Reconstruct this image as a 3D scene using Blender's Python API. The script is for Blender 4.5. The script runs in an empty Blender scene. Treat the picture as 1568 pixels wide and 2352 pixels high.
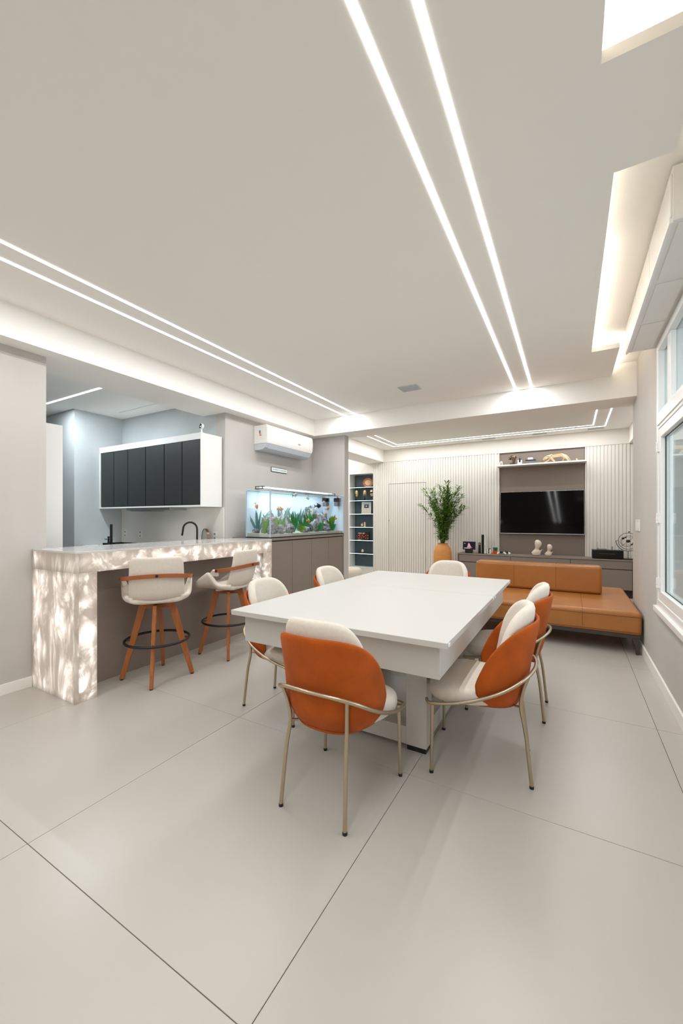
import bpy, bmesh, math, random
from mathutils import Vector, Matrix, noise
R = random.Random(7)
PI = math.pi
U = 1.33                      # eye height in metres; room was measured in eye heights

sc = bpy.context.scene
col = sc.collection

# ------------------------------------------------------------------ camera, world, lights, exposure
cam_d = bpy.data.cameras.new('camera')
cam = bpy.data.objects.new('camera', cam_d)
col.objects.link(cam)
cam.location = (0, 0, U)
cam.rotation_euler = (PI / 2, 0, math.radians(29.92))
cam_d.sensor_fit = 'HORIZONTAL'
cam_d.sensor_width = 36
cam_d.lens = 914 / 1568 * 36
cam_d.shift_y = 16 / 1568
cam_d.clip_start = 0.02
sc.camera = cam

world = bpy.data.worlds.new('world')
sc.world = world
world.use_nodes = True
world.node_tree.nodes['Background'].inputs[0].default_value = (0.92, 0.97, 1.0, 1)
world.node_tree.nodes['Background'].inputs[1].default_value = 2.8

sc.view_settings.view_transform = 'Standard'
sc.view_settings.look = 'None'
sc.view_settings.gamma = 1.0
sc.view_settings.use_curve_mapping = False
sc.view_settings.exposure = 0.0
sc.cycles.max_bounces = 14
sc.cycles.diffuse_bounces = 12
sc.cycles.glossy_bounces = 4
sc.cycles.transparent_max_bounces = 24
sc.cycles.transmission_bounces = 6
sc.cycles.sample_clamp_indirect = 10
sc.cycles.caustics_reflective = False
sc.cycles.caustics_refractive = False
try:
    sc.cycles.use_denoising = True
    sc.cycles.denoiser = 'OPENIMAGEDENOISE'
    sc.cycles.denoising_prefilter = 'ACCURATE'
except Exception:
    pass

W_MAIN = 4.95      # watts per metre of ceiling light line
W_COVE = 3.3
COL_MAIN = (0.975, 0.99, 1.0)
COL_COOL = (0.84, 0.94, 1.0)
COL_WARM = (1.0, 0.90, 0.78)


def area(name, loc, sx, sy, watts, color, rot=(0, 0, 0), spread=180):
    l = bpy.data.lights.new(name, 'AREA')
    l.shape = 'RECTANGLE'
    l.size, l.size_y = sx, sy
    l.energy = watts
    l.color = color
    l.spread = math.radians(spread)
    o = bpy.data.objects.new(name, l)
    o.location = loc
    o.rotation_euler = rot
    col.objects.link(o)
    return o


# ------------------------------------------------------------------ materials
def lin(c):
    return tuple(((v / 255) / 12.92 if v / 255 <= 0.04045 else ((v / 255 + 0.055) / 1.055) ** 2.4) for v in c) + (1,)


def nt(m):
    return m.node_tree.nodes, m.node_tree.links


def mat(name, rgb, rough=0.5, metal=0.0, spec=0.5, var=0.0, vscale=6.0, bump=0.0, bscale=80.0, emit=0.0, ecol=None,
        coat=0.0, sheen=0.0, stretch=None, detail=4):
    m = bpy.data.materials.new(name)
    m.use_nodes = True
    n, l = nt(m)
    b = n['Principled BSDF']
    b.inputs['Base Color'].default_value = lin(rgb)
    b.inputs['Roughness'].default_value = rough
    b.inputs['Metallic'].default_value = metal
    b.inputs['Specular IOR Level'].default_value = spec
    b.inputs['Coat Weight'].default_value = coat
    b.inputs['Sheen Weight'].default_value = sheen
    if emit:
        b.inputs['Emission Color'].default_value = lin(ecol or rgb)
        b.inputs['Emission Strength'].default_value = emit
    tc = n.new('ShaderNodeTexCoord')
    mp = n.new('ShaderNodeMapping')
    l.new(tc.outputs['Object'], mp.inputs[0])
    if stretch:
        mp.inputs['Scale'].default_value = stretch
    if var:
        t = n.new('ShaderNodeTexNoise')
        t.inputs['Scale'].default_value = vscale
        t.inputs['Detail'].default_value = detail
        l.new(mp.outputs[0], t.inputs['Vector'])
        r = n.new('ShaderNodeValToRGB')
        c = lin(rgb)
        r.color_ramp.elements[0].position = 0.3
        r.color_ramp.elements[1].position = 0.7
        r.color_ramp.elements[0].color = tuple(v * (1 - var) for v in c[:3]) + (1,)
        r.color_ramp.elements[1].color = tuple(min(1, v * (1 + var)) for v in c[:3]) + (1,)
        l.new(t.outputs[0], r.inputs[0])
        l.new(r.outputs[0], b.inputs['Base Color'])
    if bump:
        t2 = n.new('ShaderNodeTexNoise')
        t2.inputs['Scale'].default_value = bscale
        t2.inputs['Detail'].default_value = 3
        l.new(mp.outputs[0], t2.inputs['Vector'])
        bp = n.new('ShaderNodeBump')
        bp.inputs['Strength'].default_value = bump
        bp.inputs['Distance'].default_value = 0.004
        l.new(t2.outputs[0], bp.inputs['Height'])
        l.new(bp.outputs[0], b.inputs['Normal'])
    return m


def emis(name, rgb, s):
    m = bpy.data.materials.new(name)
    m.use_nodes = True
    n, l = nt(m)
    n.remove(n['Principled BSDF'])
    e = n.new('ShaderNodeEmission')
    e.inputs[0].default_value = lin(rgb)
    e.inputs[1].default_value = s
    l.new(e.outputs[0], n['Material Output'].inputs[0])
    return m


def glass(name, rgb=(235, 245, 248), refl=0.5, rough=0.02):
    """thin clear glass: light passes straight on, the surface mirrors by Fresnel"""
    m = bpy.data.materials.new(name)
    m.use_nodes = True
    n, l = nt(m)
    n.remove(n['Principled BSDF'])
    tr = n.new('ShaderNodeBsdfTransparent')
    tr.inputs[0].default_value = lin(rgb)
    gl = n.new('ShaderNodeBsdfGlossy')
    gl.inputs['Roughness'].default_value = rough
    fr = n.new('ShaderNodeFresnel')
    fr.inputs[0].default_value = 1.5
    mu = n.new('ShaderNodeMath')
    mu.operation = 'MULTIPLY'
    mu.inputs[1].default_value = refl
    l.new(fr.outputs[0], mu.inputs[0])
    mx = n.new('ShaderNodeMixShader')
    l.new(mu.outputs[0], mx.inputs[0])
    l.new(tr.outputs[0], mx.inputs[1])
    l.new(gl.outputs[0], mx.inputs[2])
    l.new(mx.outputs[0], n['Material Output'].inputs[0])
    return m


def onyx(name, ax_a, a0, a1, ax_b, b0, b1, stretch=(1, 1, 1), gain=1.0, edge=0.05):
    """backlit white onyx: the lamp behind the slab shows through its clouds and stops short of the slab's border"""
    m = bpy.data.materials.new(name)
    m.use_nodes = True
    n, l = nt(m)
    b = n['Principled BSDF']
    tc = n.new('ShaderNodeTexCoord')
    mp = n.new('ShaderNodeMapping')
    mp.inputs['Scale'].default_value = stretch
    l.new(tc.outputs['Object'], mp.inputs[0])
    t = n.new('ShaderNodeTexNoise')
    t.inputs['Scale'].default_value = 4.6
    t.inputs['Detail'].default_value = 5
    t.inputs['Roughness'].default_value = 0.6
    t.inputs['Distortion'].default_value = 0.7
    l.new(mp.outputs[0], t.inputs['Vector'])
    t2 = n.new('ShaderNodeTexVoronoi')
    t2.feature = 'SMOOTH_F1'
    t2.inputs['Scale'].default_value = 12
    t2.inputs['Smoothness'].default_value = 0.7
    ad = n.new('ShaderNodeVectorMath')
    ad.operation = 'ADD'
    sc_ = n.new('ShaderNodeVectorMath')
    sc_.operation = 'SCALE'
    sc_.inputs['Scale'].default_value = 0.35
    l.new(t.outputs['Color'], sc_.inputs[0])
    l.new(mp.outputs[0], ad.inputs[0])
    l.new(sc_.outputs[0], ad.inputs[1])
    l.new(ad.outputs[0], t2.inputs['Vector'])
    mi = n.new('ShaderNodeMath')
    mi.operation = 'MULTIPLY_ADD'
    l.new(t2.outputs['Distance'], mi.inputs[0])
    mi.inputs[1].default_value = -0.42
    l.new(t.outputs['Fac'], mi.inputs[2])
    r = n.new('ShaderNodeValToRGB')
    e = r.color_ramp.elements
    e[0].position, e[0].color = 0.20, (0.12, 0.104, 0.092, 1)
    e[1].position, e[1].color = 0.50, (0.86, 0.82, 0.78, 1)
    k = r.color_ramp.elements.new(0.32)
    k.color = (0.28, 0.25, 0.225, 1)
    k = r.color_ramp.elements.new(0.41)
    k.color = (0.46, 0.425, 0.39, 1)
    l.new(mi.outputs[0], r.inputs[0])
    sep = n.new('ShaderNodeSeparateXYZ')
    l.new(tc.outputs['Object'], sep.inputs[0])
    cur = None
    for ax, lo, hi in ((ax_a, a0, a1), (ax_b, b0, b1)):
        for p0, p1 in ((lo, lo + edge), (hi, hi - edge)):
            mr = n.new('ShaderNodeMapRange')
            mr.interpolation_type = 'SMOOTHSTEP'
            mr.inputs['From Min'].default_value = p0
            mr.inputs['From Max'].default_value = p1
            mr.inputs['To Min'].default_value = 0.42
            mr.inputs['To Max'].default_value = 1
            l.new(sep.outputs['XYZ'.index(ax)], mr.inputs['Value'])
            if cur is None:
                cur = mr.outputs[0]
            else:
                mm = n.new('ShaderNodeMath')
                mm.operation = 'MULTIPLY'
                l.new(cur, mm.inputs[0])
                l.new(mr.outputs[0], mm.inputs[1])
                cur = mm.outputs[0]
    mm = n.new('ShaderNodeMath')
    mm.operation = 'MULTIPLY'
    mm.inputs[1].default_value = gain * 1.7
    l.new(cur, mm.inputs[0])
    b.inputs['Base Color'].default_value = lin((176, 163, 151))
    b.inputs['Roughness'].default_value = 0.18
    l.new(r.outputs[0], b.inputs['Emission Color'])
    l.new(mm.outputs[0], b.inputs['Emission Strength'])
    return m


M = {}
M['ceiling'] = mat('ceiling_paint', (243, 241, 237), 0.9)
M['plaster'] = mat('grey_plaster', (191, 187, 182), 0.75, var=0.05, vscale=2.2, bump=0.12, bscale=25, stretch=(1, 1, 0.35))
M['plaster_k'] = mat('kitchen_plaster', (190, 194, 195), 0.8, var=0.05, vscale=3, bump=0.1, bscale=25)
M['plaster_w'] = mat('white_wall_paint', (226, 222, 215), 0.85)
M['tile'] = mat('porcelain_tile', (182, 177, 169), 0.33, spec=0.45, var=0.03, vscale=1.3, bump=0.02, bscale=300)
M['grout'] = mat('grout', (140, 130, 118), 0.9)
M['skirting'] = mat('skirting_white', (236, 233, 228), 0.45)
M['slat'] = mat('slat_white', (228, 225, 219), 0.6)
M['slatback'] = mat('slat_groove', (196, 191, 183), 0.7)
M['taupe'] = mat('taupe_laminate', (134, 122, 113), 0.55, var=0.03, vscale=40)
M['taupe_dark'] = mat('taupe_gap', (52, 46, 42), 0.8)
M['lacquer'] = mat('white_lacquer', (232, 231, 228), 0.4)
M['table'] = mat('table_white', (193, 190, 185), 0.42, var=0.015, vscale=120)
M['graphite'] = mat('graphite_glass', (50, 52, 52), 0.45, spec=0.3)
M['black'] = mat('black_matt', (22, 22, 22), 0.45)
M['blackgloss'] = mat('black_gloss', (10, 10, 11), 0.15)
M['toe'] = mat('toe_kick', (40, 37, 35), 0.6)
M['orange'] = mat('rust_velvet', (171, 80, 22), 0.9, var=0.16, vscale=9, bump=0.25, bscale=500, sheen=0.05, spec=0.2)
M['cream'] = mat('cream_boucle', (219, 209, 197), 0.9, spec=0.2, var=0.03, vscale=60, bump=0.4, bscale=420, sheen=0.1)
M['champagne'] = mat('champagne_metal', (186, 170, 146), 0.33, metal=0.9)
M['leather'] = mat('tan_leather', (168, 109, 54), 0.38, var=0.07, vscale=5, bump=0.25, bscale=90)
M['seam'] = mat('leather_seam', (120, 66, 26), 0.6)
M['gunmetal'] = mat('dark_metal', (78, 74, 70), 0.4, metal=0.6)
M['wood'] = mat('beech_wood', (162, 94, 44), 0.4, var=0.16, vscale=9, stretch=(6, 6, 0.8), detail=6)
M['band'] = mat('bent_wood', (156, 88, 48), 0.35, var=0.12, vscale=14)
M['clay'] = mat('clay_vase', (206, 142, 74), 0.6, var=0.08, vscale=8, bump=0.5, bscale=30, stretch=(1, 1, 6))
M['leaf'] = mat('bamboo_leaf', (98, 134, 52), 0.6, var=0.3, vscale=30)
M['stem'] = mat('bamboo_stem', (72, 88, 46), 0.6)
M['gold'] = mat('gold', (226, 192, 140), 0.32, metal=0.75)
M['goldpale'] = mat('pale_gold', (226, 200, 160), 0.38, metal=0.55)
M['bronze'] = mat('bronze', (120, 100, 82), 0.3, metal=0.8)
M['stone'] = mat('sculpture_stone', (224, 209, 190), 0.8, var=0.05, vscale=20, bump=0.3, bscale=120)
M['white'] = mat('white_plastic', (232, 232, 230), 0.35)
M['acwhite'] = mat('air_conditioner_white', (238, 236, 232), 0.3)
M['acgrey'] = mat('air_conditioner_flap', (196, 203, 210), 0.25)
M['pvc'] = mat('window_frame_white', (236, 236, 234), 0.3)
M['rubber'] = mat('rubber', (25, 25, 25), 0.6)
M['blue'] = mat('slate_blue_panel', (78, 88, 98), 0.7, var=0.1, vscale=25)
M['marble'] = mat('pale_marble', (206, 202, 198), 0.12, var=0.08, vscale=5)
M['steel'] = mat('steel', (170, 172, 172), 0.25, metal=0.9)
M['ledm'] = emis('light_line_main', (255, 251, 246), 5.0)
M['ledc'] = emis('light_line_cool', (236, 244, 255), 5.0)
M['ledwarm'] = emis('cove_strip', (255, 240, 218), 6.0)
M['ledshelf'] = emis('shelf_light', (232, 250, 255), 3.5)
M['winglass'] = glass('window_glass', (240, 246, 247), 0.5)
M['aqglass'] = glass('aquarium_glass', (250, 253, 254), 0.35)
M['aqedge'] = mat('aquarium_glass_edge', (176, 196, 208), 0.25)
M['water'] = glass('water', (253, 255, 255), 0.25)
M['shelfglass'] = glass('shelf_glass', (214, 240, 236), 0.8)
M['screen'] = mat('television_screen', (4, 4, 4), 0.06, spec=0.10)
M['sand'] = mat('aquarium_sand', (214, 208, 196), 0.9, var=0.12, vscale=60, bump=0.6, bscale=200)
M['rock'] = mat('aquarium_rock', (150, 150, 152), 0.9, var=0.85, vscale=38, bump=0.8, bscale=60)
M['aqback'] = mat('aquarium_frosted_back', (214, 226, 236), 0.6, emit=0.16, ecol=(216, 230, 245))  # weak emission stands in for lamp light on the frosted film
M['agreen'] = mat('aquatic_leaf_green', (52, 140, 60), 0.5, var=0.3, vscale=30)
M['agreenl'] = mat('aquatic_leaf_olive', (110, 158, 30), 0.5, var=0.2, vscale=30)
M['ateal'] = mat('aquatic_leaf_dusty', (108, 150, 144), 0.5, var=0.15, vscale=30)
M['fishorange'] = mat('goldfish_orange', (246, 150, 36), 0.4)
M['fishblack'] = mat('fish_black', (30, 34, 44), 0.4)
M['fishwhite'] = mat('fish_white', (236, 232, 228), 0.4)
M['fishred'] = mat('fish_red', (232, 80, 50), 0.4)
M['extwall'] = mat('exterior_wall', (222, 228, 232), 0.9, var=0.05, vscale=12, bump=0.8, bscale=60)
M['extslate'] = mat('exterior_slate', (104, 112, 118), 0.8, var=0.12, vscale=8)
M['extwood'] = mat('exterior_beige_rail', (200, 196, 176), 0.6)
M['extground'] = mat('exterior_ground', (170, 172, 172), 0.9)
M['grey'] = mat('grey_plastic', (110, 110, 112), 0.5)
M['redtr'] = mat('translucent_orange', (226, 74, 24), 0.2)
M['greentr'] = mat('translucent_green', (20, 110, 84), 0.2)
M['platerim'] = mat('plate_brown_glaze', (150, 88, 50), 0.3, var=0.3, vscale=40)
M['platec'] = mat('plate_centre', (212, 176, 140), 0.4, var=0.05, vscale=40)


# ------------------------------------------------------------------ mesh helpers
class MB:
    def __init__(s):
        s.v, s.f = [], []

    def add(s, v, f):
        o = len(s.v)
        s.v += [tuple(p) for p in v]
        s.f += [tuple(i + o for i in q) for q in f]
        return s

    def box(s, x0, x1, y0, y1, z0, z1):
        x0, x1 = sorted((x0, x1)); y0, y1 = sorted((y0, y1)); z0, z1 = sorted((z0, z1))
        return s.add([(x0, y0, z0), (x1, y0, z0), (x1, y1, z0), (x0, y1, z0), (x0, y0, z1), (x1, y0, z1), (x1, y1, z1), (x0, y1, z1)],
                     [(0, 3, 2, 1), (4, 5, 6, 7), (0, 1, 5, 4), (1, 2, 6, 5), (2, 3, 7, 6), (3, 0, 4, 7)])

    def ubox(s, x0, x1, y0, y1, z0, z1):
        return s.box(x0 * U, x1 * U, y0 * U, y1 * U, z0 * U, z1 * U)

    def loops(s, L, cap=True, closed=True):
        """skin a list of equal-length rings"""
        o = len(s.v)
        n = len(L[0])
        for r in L:
            s.v += [tuple(p) for p in r]
        m = n if closed else n - 1
        for i in range(len(L) - 1):
            for j in range(m):
                a, b = o + i * n + j, o + i * n + (j + 1) % n
                s.f.append((a, b, b + n, a + n))
        if cap:
            s.f.append(tuple(o + j for j in reversed(range(n))))
            s.f.append(tuple(o + (len(L) - 1) * n + j for j in range(n)))
        return s

    def tube(s, path, r, seg=10, closed=False, flat=None):
        P = [Vector(p) for p in path]
        n = len(P)
        rings = []
        up = Vector((0, 0, 1))
        prev = None
        for i, p in enumerate(P):
            if closed:
                t = (P[(i + 1) % n] - P[i - 1]).normalized()
            else:
                t = (P[min(i + 1, n - 1)] - P[max(i - 1, 0)]).normalized()
            if prev is None:
                a = up.cross(t)
                if a.length < 0.05:
                    a = Vector((1, 0, 0)).cross(t)
            else:
                a = prev - t * prev.dot(t)
            a.normalize()
            prev = a
            b = t.cross(a)
            rr = r[i] if isinstance(r, (list, tuple)) else r
            ra, rb = (rr, rr) if flat is None else flat
            rings.append([p + a * math.cos(2 * PI * k / seg) * ra + b * math.sin(2 * PI * k / seg) * rb for k in range(seg)])
        if closed:
            o = len(s.v)
            for q in rings:
                s.v += [tuple(p) for p in q]
            for i in range(n):
                for j in range(seg):
                    a, b = i * seg + j, i * seg + (j + 1) % seg
                    c, d = ((i + 1) % n) * seg + (j + 1) % seg, ((i + 1) % n) * seg + j
                    s.f.append((o + a, o + b, o + c, o + d))
            return s
        return s.loops(rings)

    def plank(s, p0, p1, wdir, w0, w1, t0, t1=None):
        """straight plank from p0 to p1: width w along wdir, thickness t"""
        t1 = t1 or t0
        p0, p1, wd = Vector(p0), Vector(p1), Vector(wdir).normalized()
        ax = (p1 - p0).normalized()
        nd = ax.cross(wd).normalized()
        L = []
        for p, w, t in ((p0, w0, t0), (p1, w1, t1)):
            L.append([p + wd * w / 2 * a + nd * t / 2 * b for a, b in ((-1, -1), (1, -1), (1, 1), (-1, 1))])
        return s.loops(L)

    def cyl(s, x, y, z0, z1, r, r1=None, seg=20):
        r1 = r if r1 is None else r1
        return s.loops([[(x + q * math.cos(2 * PI * k / seg), y + q * math.sin(2 * PI * k / seg), z) for k in range(seg)] for q, z in ((r, z0), (r1, z1))])

    def lathe(s, prof, c=(0, 0, 0), seg=32, cap=True):
        return s.loops([[(c[0] + r * math.cos(2 * PI * k / seg), c[1] + r * math.sin(2 * PI * k / seg), c[2] + z) for k in range(seg)] for r, z in prof], cap)

    def ball(s, c, r, seg=14, rings=9):
        if not isinstance(r, (tuple, list)):
            r = (r, r, r)
        L = []
        for i in range(1, rings):
            a = PI * i / rings
            L.append([(c[0] + r[0] * math.sin(a) * math.cos(2 * PI * k / seg), c[1] + r[1] * math.sin(a) * math.sin(2 * PI * k / seg), c[2] - r[2] * math.cos(a)) for k in range(seg)])
        return s.loops(L)

    def prism(s, poly, z0, z1):
        return s.loops([[(x, y, z0) for x, y in poly], [(x, y, z1) for x, y in poly]])

    def grid(s, fn, nu, nv):
        o = len(s.v)
        for i in range(nu + 1):
            for j in range(nv + 1):
                s.v.append(tuple(fn(i / nu, j / nv)))
        for i in range(nu):
            for j in range(nv):
                a = o + i * (nv + 1) + j
                s.f.append((a, a + 1, a + nv + 2, a + nv + 1))
        return s

    def xf(s, mtx):
        s.v = [tuple(mtx @ Vector(p)) for p in s.v]
        return s

    def bounds(s):
        return [(min(p[i] for p in s.v), max(p[i] for p in s.v)) for i in range(3)]


ORG = {}


def origin(o):
    while o is not None and o.parent is not None:
        o = o.parent
    return ORG.get(o.name, Vector((0, 0, 0))) if o else Vector((0, 0, 0))


def build(mb, name, m, parent=None, local=False, smooth=None, bevel=0, seg=2, solid=0, subs=0, kind=None, label=None, soff=-1):
    v = mb.v
    if parent is not None and not local:
        g = origin(parent)
        v = [(p[0] - g.x, p[1] - g.y, p[2] - g.z) for p in v]
    me = bpy.data.meshes.new(name)
    me.from_pydata(v, [], mb.f)
    bm = bmesh.new()
    bm.from_mesh(me)
    bmesh.ops.recalc_face_normals(bm, faces=bm.faces)
    bm.to_mesh(me)
    bm.free()
    me.materials.append(m)
    o = bpy.data.objects.new(name, me)
    col.objects.link(o)
    if parent is not None:
        o.parent = parent
    if smooth:
        me.polygons.foreach_set('use_smooth', [True] * len(me.polygons))
        if smooth < 180:
            me.set_sharp_from_angle(angle=math.radians(smooth))
    if solid:
        d = o.modifiers.new('solid', 'SOLIDIFY')
        d.thickness = solid
        d.offset = soff
    if bevel:
        d = o.modifiers.new('bevel', 'BEVEL')
        d.width = bevel
        d.segments = seg
        d.limit_method = 'ANGLE'
    if subs:
        d = o.modifiers.new('subdiv', 'SUBSURF')
        d.levels = d.render_levels = subs
    if kind:
        o['kind'] = kind
    if label:
        o['label'] = label
    return o


def thing(name, label, cat, loc=(0, 0, 0), rotz=0.0, group=None):
    o = bpy.data.objects.new(name, None)
    o.empty_display_size = 0.1
    col.objects.link(o)
    o.location = loc
    o.rotation_euler = (0, 0, rotz)
    ORG[o.name] = Vector(loc)
    o['label'], o['category'] = label, cat
    if group:
        o['group'] = group
    return o


def solo(mb, name, m, label, cat, group=None, **kw):
    b = mb.bounds()
    c = Vector(((b[0][0] + b[0][1]) / 2, (b[1][0] + b[1][1]) / 2, b[2][0]))
    mb.v = [(p[0] - c.x, p[1] - c.y, p[2] - c.z) for p in mb.v]
    o = build(mb, name, m, **kw)
    o.location = c
    ORG[o.name] = c
    o['label'], o['category'] = label, cat
    if group:
        o['group'] = group
    return o


def dup(root, loc, rotz, label, group=None):
    r = root.copy()
    col.objects.link(r)
    r.location = loc
    r.rotation_euler = (0, 0, rotz)
    r['label'] = label
    if group:
        r['group'] = group
    for ch in list(root.children):
        c = ch.copy()
        col.objects.link(c)
        c.parent = r
        for g in ch.children:
            d = g.copy()
            col.objects.link(d)
            d.parent = c
    return r


def struct(mb, name, m, parent=None, **kw):
    return build(mb, name, m, parent, kind='structure', **kw)


def text(body, name, m, parent, size, loc, rot):
    cu = bpy.data.curves.new(name, 'FONT')
    cu.body = body
    cu.size = size
    cu.align_x = 'CENTER'
    cu.align_y = 'CENTER'
    cu.extrude = 0.0004
    cu.materials.append(m)
    tmp = bpy.data.objects.new(name, cu)
    me = bpy.data.meshes.new_from_object(tmp)
    bpy.data.objects.remove(tmp)
    o = bpy.data.objects.new(name, me)
    col.objects.link(o)
    o.parent = parent
    g = origin(parent)
    o.location = (loc[0] - g.x, loc[1] - g.y, loc[2] - g.z)
    o.rotation_euler = rot
    return o


def crom(pts, n=8, closed=False):
    P = [Vector(p) for p in pts]
    out = []
    m = len(P)
    for i in range(m if closed else m - 1):
        p0 = P[i - 1] if (i or closed) else P[0]
        p1, p2 = P[i], P[(i + 1) % m]
        p3 = P[(i + 2) % m] if (closed or i + 2 < m) else P[-1]
        for k in range(n):
            t = k / n
            out.append(0.5 * ((2 * p1) + (p2 - p0) * t + (2 * p0 - 5 * p1 + 4 * p2 - p3) * t * t + (3 * p1 - p0 - 3 * p2 + p3) * t ** 3))
    if not closed:
        out.append(P[-1])
    return out


# ================================================================== THE ROOM
XL, XR = -2.794, 0.464            # dining walls (eye heights)
ZB, ZC, ZP, ZS = 1.9946, 2.183, 2.2167, 2.275   # beam underside, ceiling, panel top, slab
YB0, YB1 = 3.973, 4.30            # far beam
YW = 6.42                         # slatted wall
ZLV = 2.20                        # living ceiling
ZK = 2.132                        # kitchen ceiling
YK = 2.68                         # kitchen back wall
XK = -4.417                       # kitchen side wall
YN = -2.2                         # behind the viewer

# floor: a bed of grout with 1.2 m porcelain tiles laid on it
floor = struct(MB().ubox(-6.2, 1.6, YN, 6.9, -0.15, -0.0075), 'floor', M['grout'])
T = 0.9022
x_lines = [0.3555 + k * T for k in range(-7, 3)]
y_lines = [0.5800 + k * T for k in range(-4, 8)]
tile_mb = MB().box(-0.6 + 0.0013, 0.6 - 0.0013, -0.6 + 0.0013, 0.6 - 0.0013, -0.008, 0)
first = None
for xa in x_lines[:-1]:
    for ya in y_lines[:-1]:
        if xa > 1.5 or ya > 6.5 or xa + T < -6.1:
            continue
        cx, cy = (xa + T / 2) * U, (ya + T / 2) * U
        if first is None:
            first = build(tile_mb, 'tile', M['tile'], floor, local=True, bevel=0.0008, seg=1)
            o = first
        else:
            o = first.copy()
            col.objects.link(o)
        o.location = (cx, cy, 0)

# walls
th = 0.12
wl = MB().ubox(XL - th, XL, YN, 1.2155, 0, ZP).ubox(XL - th, XL, YK, 4.204, 0, ZP)
wl.ubox(XL, -2.3235, 4.11, 4.204, 0, ZP)
struct(wl, 'wall_left', M['plaster'])
wk = MB().ubox(XK - 0.1, XL - th, YK, YK + 0.12, 0, ZP).ubox(XK - 0.1, XK, 2.30, YK, 0, ZP).ubox(-6.0, XK, 2.1745, 2.30, 0, ZP)
wk.ubox(-6.1, -6.0, YN, 2.3, 0, ZP).ubox(-6.1, XL - th, YN - 0.1, YN, 0, ZP)
struct(wk, 'wall_kitchen', M['plaster_k'])
# right wall with the window opening
WY0, WY1, WZ0, WZ1 = 0.85, 3.05, 0.475, 2.05
wr = MB().ubox(XR, XR + 0.13, WY1, 4.215, 0, ZS).ubox(XR, XR + 0.13, YN, WY0, 0, ZS)
wr.ubox(XR, XR + 0.13, WY0, WY1, 0, WZ0).ubox(XR, XR + 0.13, WY0, WY1, WZ1, ZS)
wr.ubox(XR + 0.13, 1.5, 4.12, 4.215, 0, ZS)
struct(wr, 'wall_right', M['plaster'])
struct(MB().ubox(1.4, 1.5, 4.215, 6.9, 0, ZS), 'wall_living_right', M['plaster_w'])
struct(MB().ubox(-3.85, -3.75, 4.204, 6.9, 0, ZS).ubox(-3.75, XL - th, 4.204, 4.25, 0, ZS), 'wall_living_left', M['plaster_w'])
struct(MB().ubox(XL - th, XR + 0.13, YN - 0.1, YN, 0, ZS), 'wall_near', M['plaster_w'])

# back wall of the living room, with the display niche and slats
NX0, NX1, NZ0, NZ1, NY = -3.521, -3.034, 0.125, 1.817, 6.628
yb = YW + 0.012
wb = MB().ubox(-3.75, NX0 - 0.015, YW, 6.9, 0, ZS).ubox(NX0 - 0.015, NX1, YW, 6.9, 0, NZ0 - 0.015).ubox(NX0 - 0.015, NX1, YW, 6.9, NZ1 + 0.015, ZS)
wb.ubox(NX0 - 0.015, NX1, NY + 0.02, 6.9, NZ0 - 0.015, NZ1 + 0.015)
wb.ubox(NX1, -0.9427, yb, 6.9, 0, ZB).ubox(0.179, 1.5, yb, 6.9, 0, ZB).ubox(-0.9427, 0.179, 6.46, 6.9, 0, ZB)
wb.ubox(NX1, 1.5, YW - 0.004, 6.9, ZB, ZS)
wall_back = struct(wb, 'wall_back', M['plaster_w'])
build(MB().ubox(-0.9427, 0.179, 6.447, 6.462, 0.0, ZB), 'panel', M['taupe'], wall_back)
SP, SW = 0.0413, 0.0335


def slat_mesh(x, z0, z1, m=MB):
    w = SW / 2
    pts = [(-w, yb + 0.001), (-w, YW + 0.004), (-w + 0.005, YW), (w - 0.005, YW), (w, YW + 0.004), (w, yb + 0.001)]
    return MB().prism([(p[0] * U, p[1] * U) for p in pts], z0 * U, z1 * U)


DX0, DX1, DZ = NX1 + 7 * SP, NX1 + 23 * SP, 1.609
build(MB().ubox(DX0 - .004, DX0 + .004, yb - .0005, yb + .001, 0, DZ + .004).ubox(DX1 - .004, DX1 + .004, yb - .0005, yb + .001, 0, DZ + .004).ubox(DX0, DX1, yb - .0005, yb + .001, DZ - .004, DZ + .004), 'door_gap', M['taupe_dark'], wall_back)
door = struct(MB().ubox(DX0 + 0.003, DX1 - 0.003, yb - 0.001, yb + 0.012, 0.004, DZ - 0.003), 'door_1', M['slatback'])
build(MB().ubox(DX0 + 0.004, DX0 + 0.010, YW - 0.006, YW + 0.002, 0.96, 0.985), 'lock', M['black'], door)
full = short = over = None
k = 0
x = NX1 + SP / 2
while x < 1.35:
    if not (-0.9427 - SW / 2 < x < 0.179 + SW / 2):
        if DX0 < x < DX1:
            for (z0, z1, par, key) in ((0.006, DZ - 0.003, door, 's'), (DZ + 0.003, ZB - 0.002, wall_back, 'o')):
                src = short if key == 's' else over
                if src is None:
                    src = build(slat_mesh(0, z0, z1), 'slat', M['slat'], par, local=True)
                    o = src
                    if key == 's':
                        short = src
                    else:
                        over = src
                else:
                    o = src.copy()
                    col.objects.link(o)
                o.location.x = x * U
        else:
            if full is None:
                full = build(slat_mesh(0, 0, ZB - 0.002), 'slat', M['slat'], wall_back, local=True)
                o = full
            else:
                o = full.copy()
                col.objects.link(o)
            o.location.x = x * U
    x += SP
for xx in (-0.9427, 0.179):
    build(MB().ubox(xx - 0.006, xx + 0.006, YW - 0.002, 6.45, 0, ZB), 'edge_strip', M['slat'], wall_back)

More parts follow.
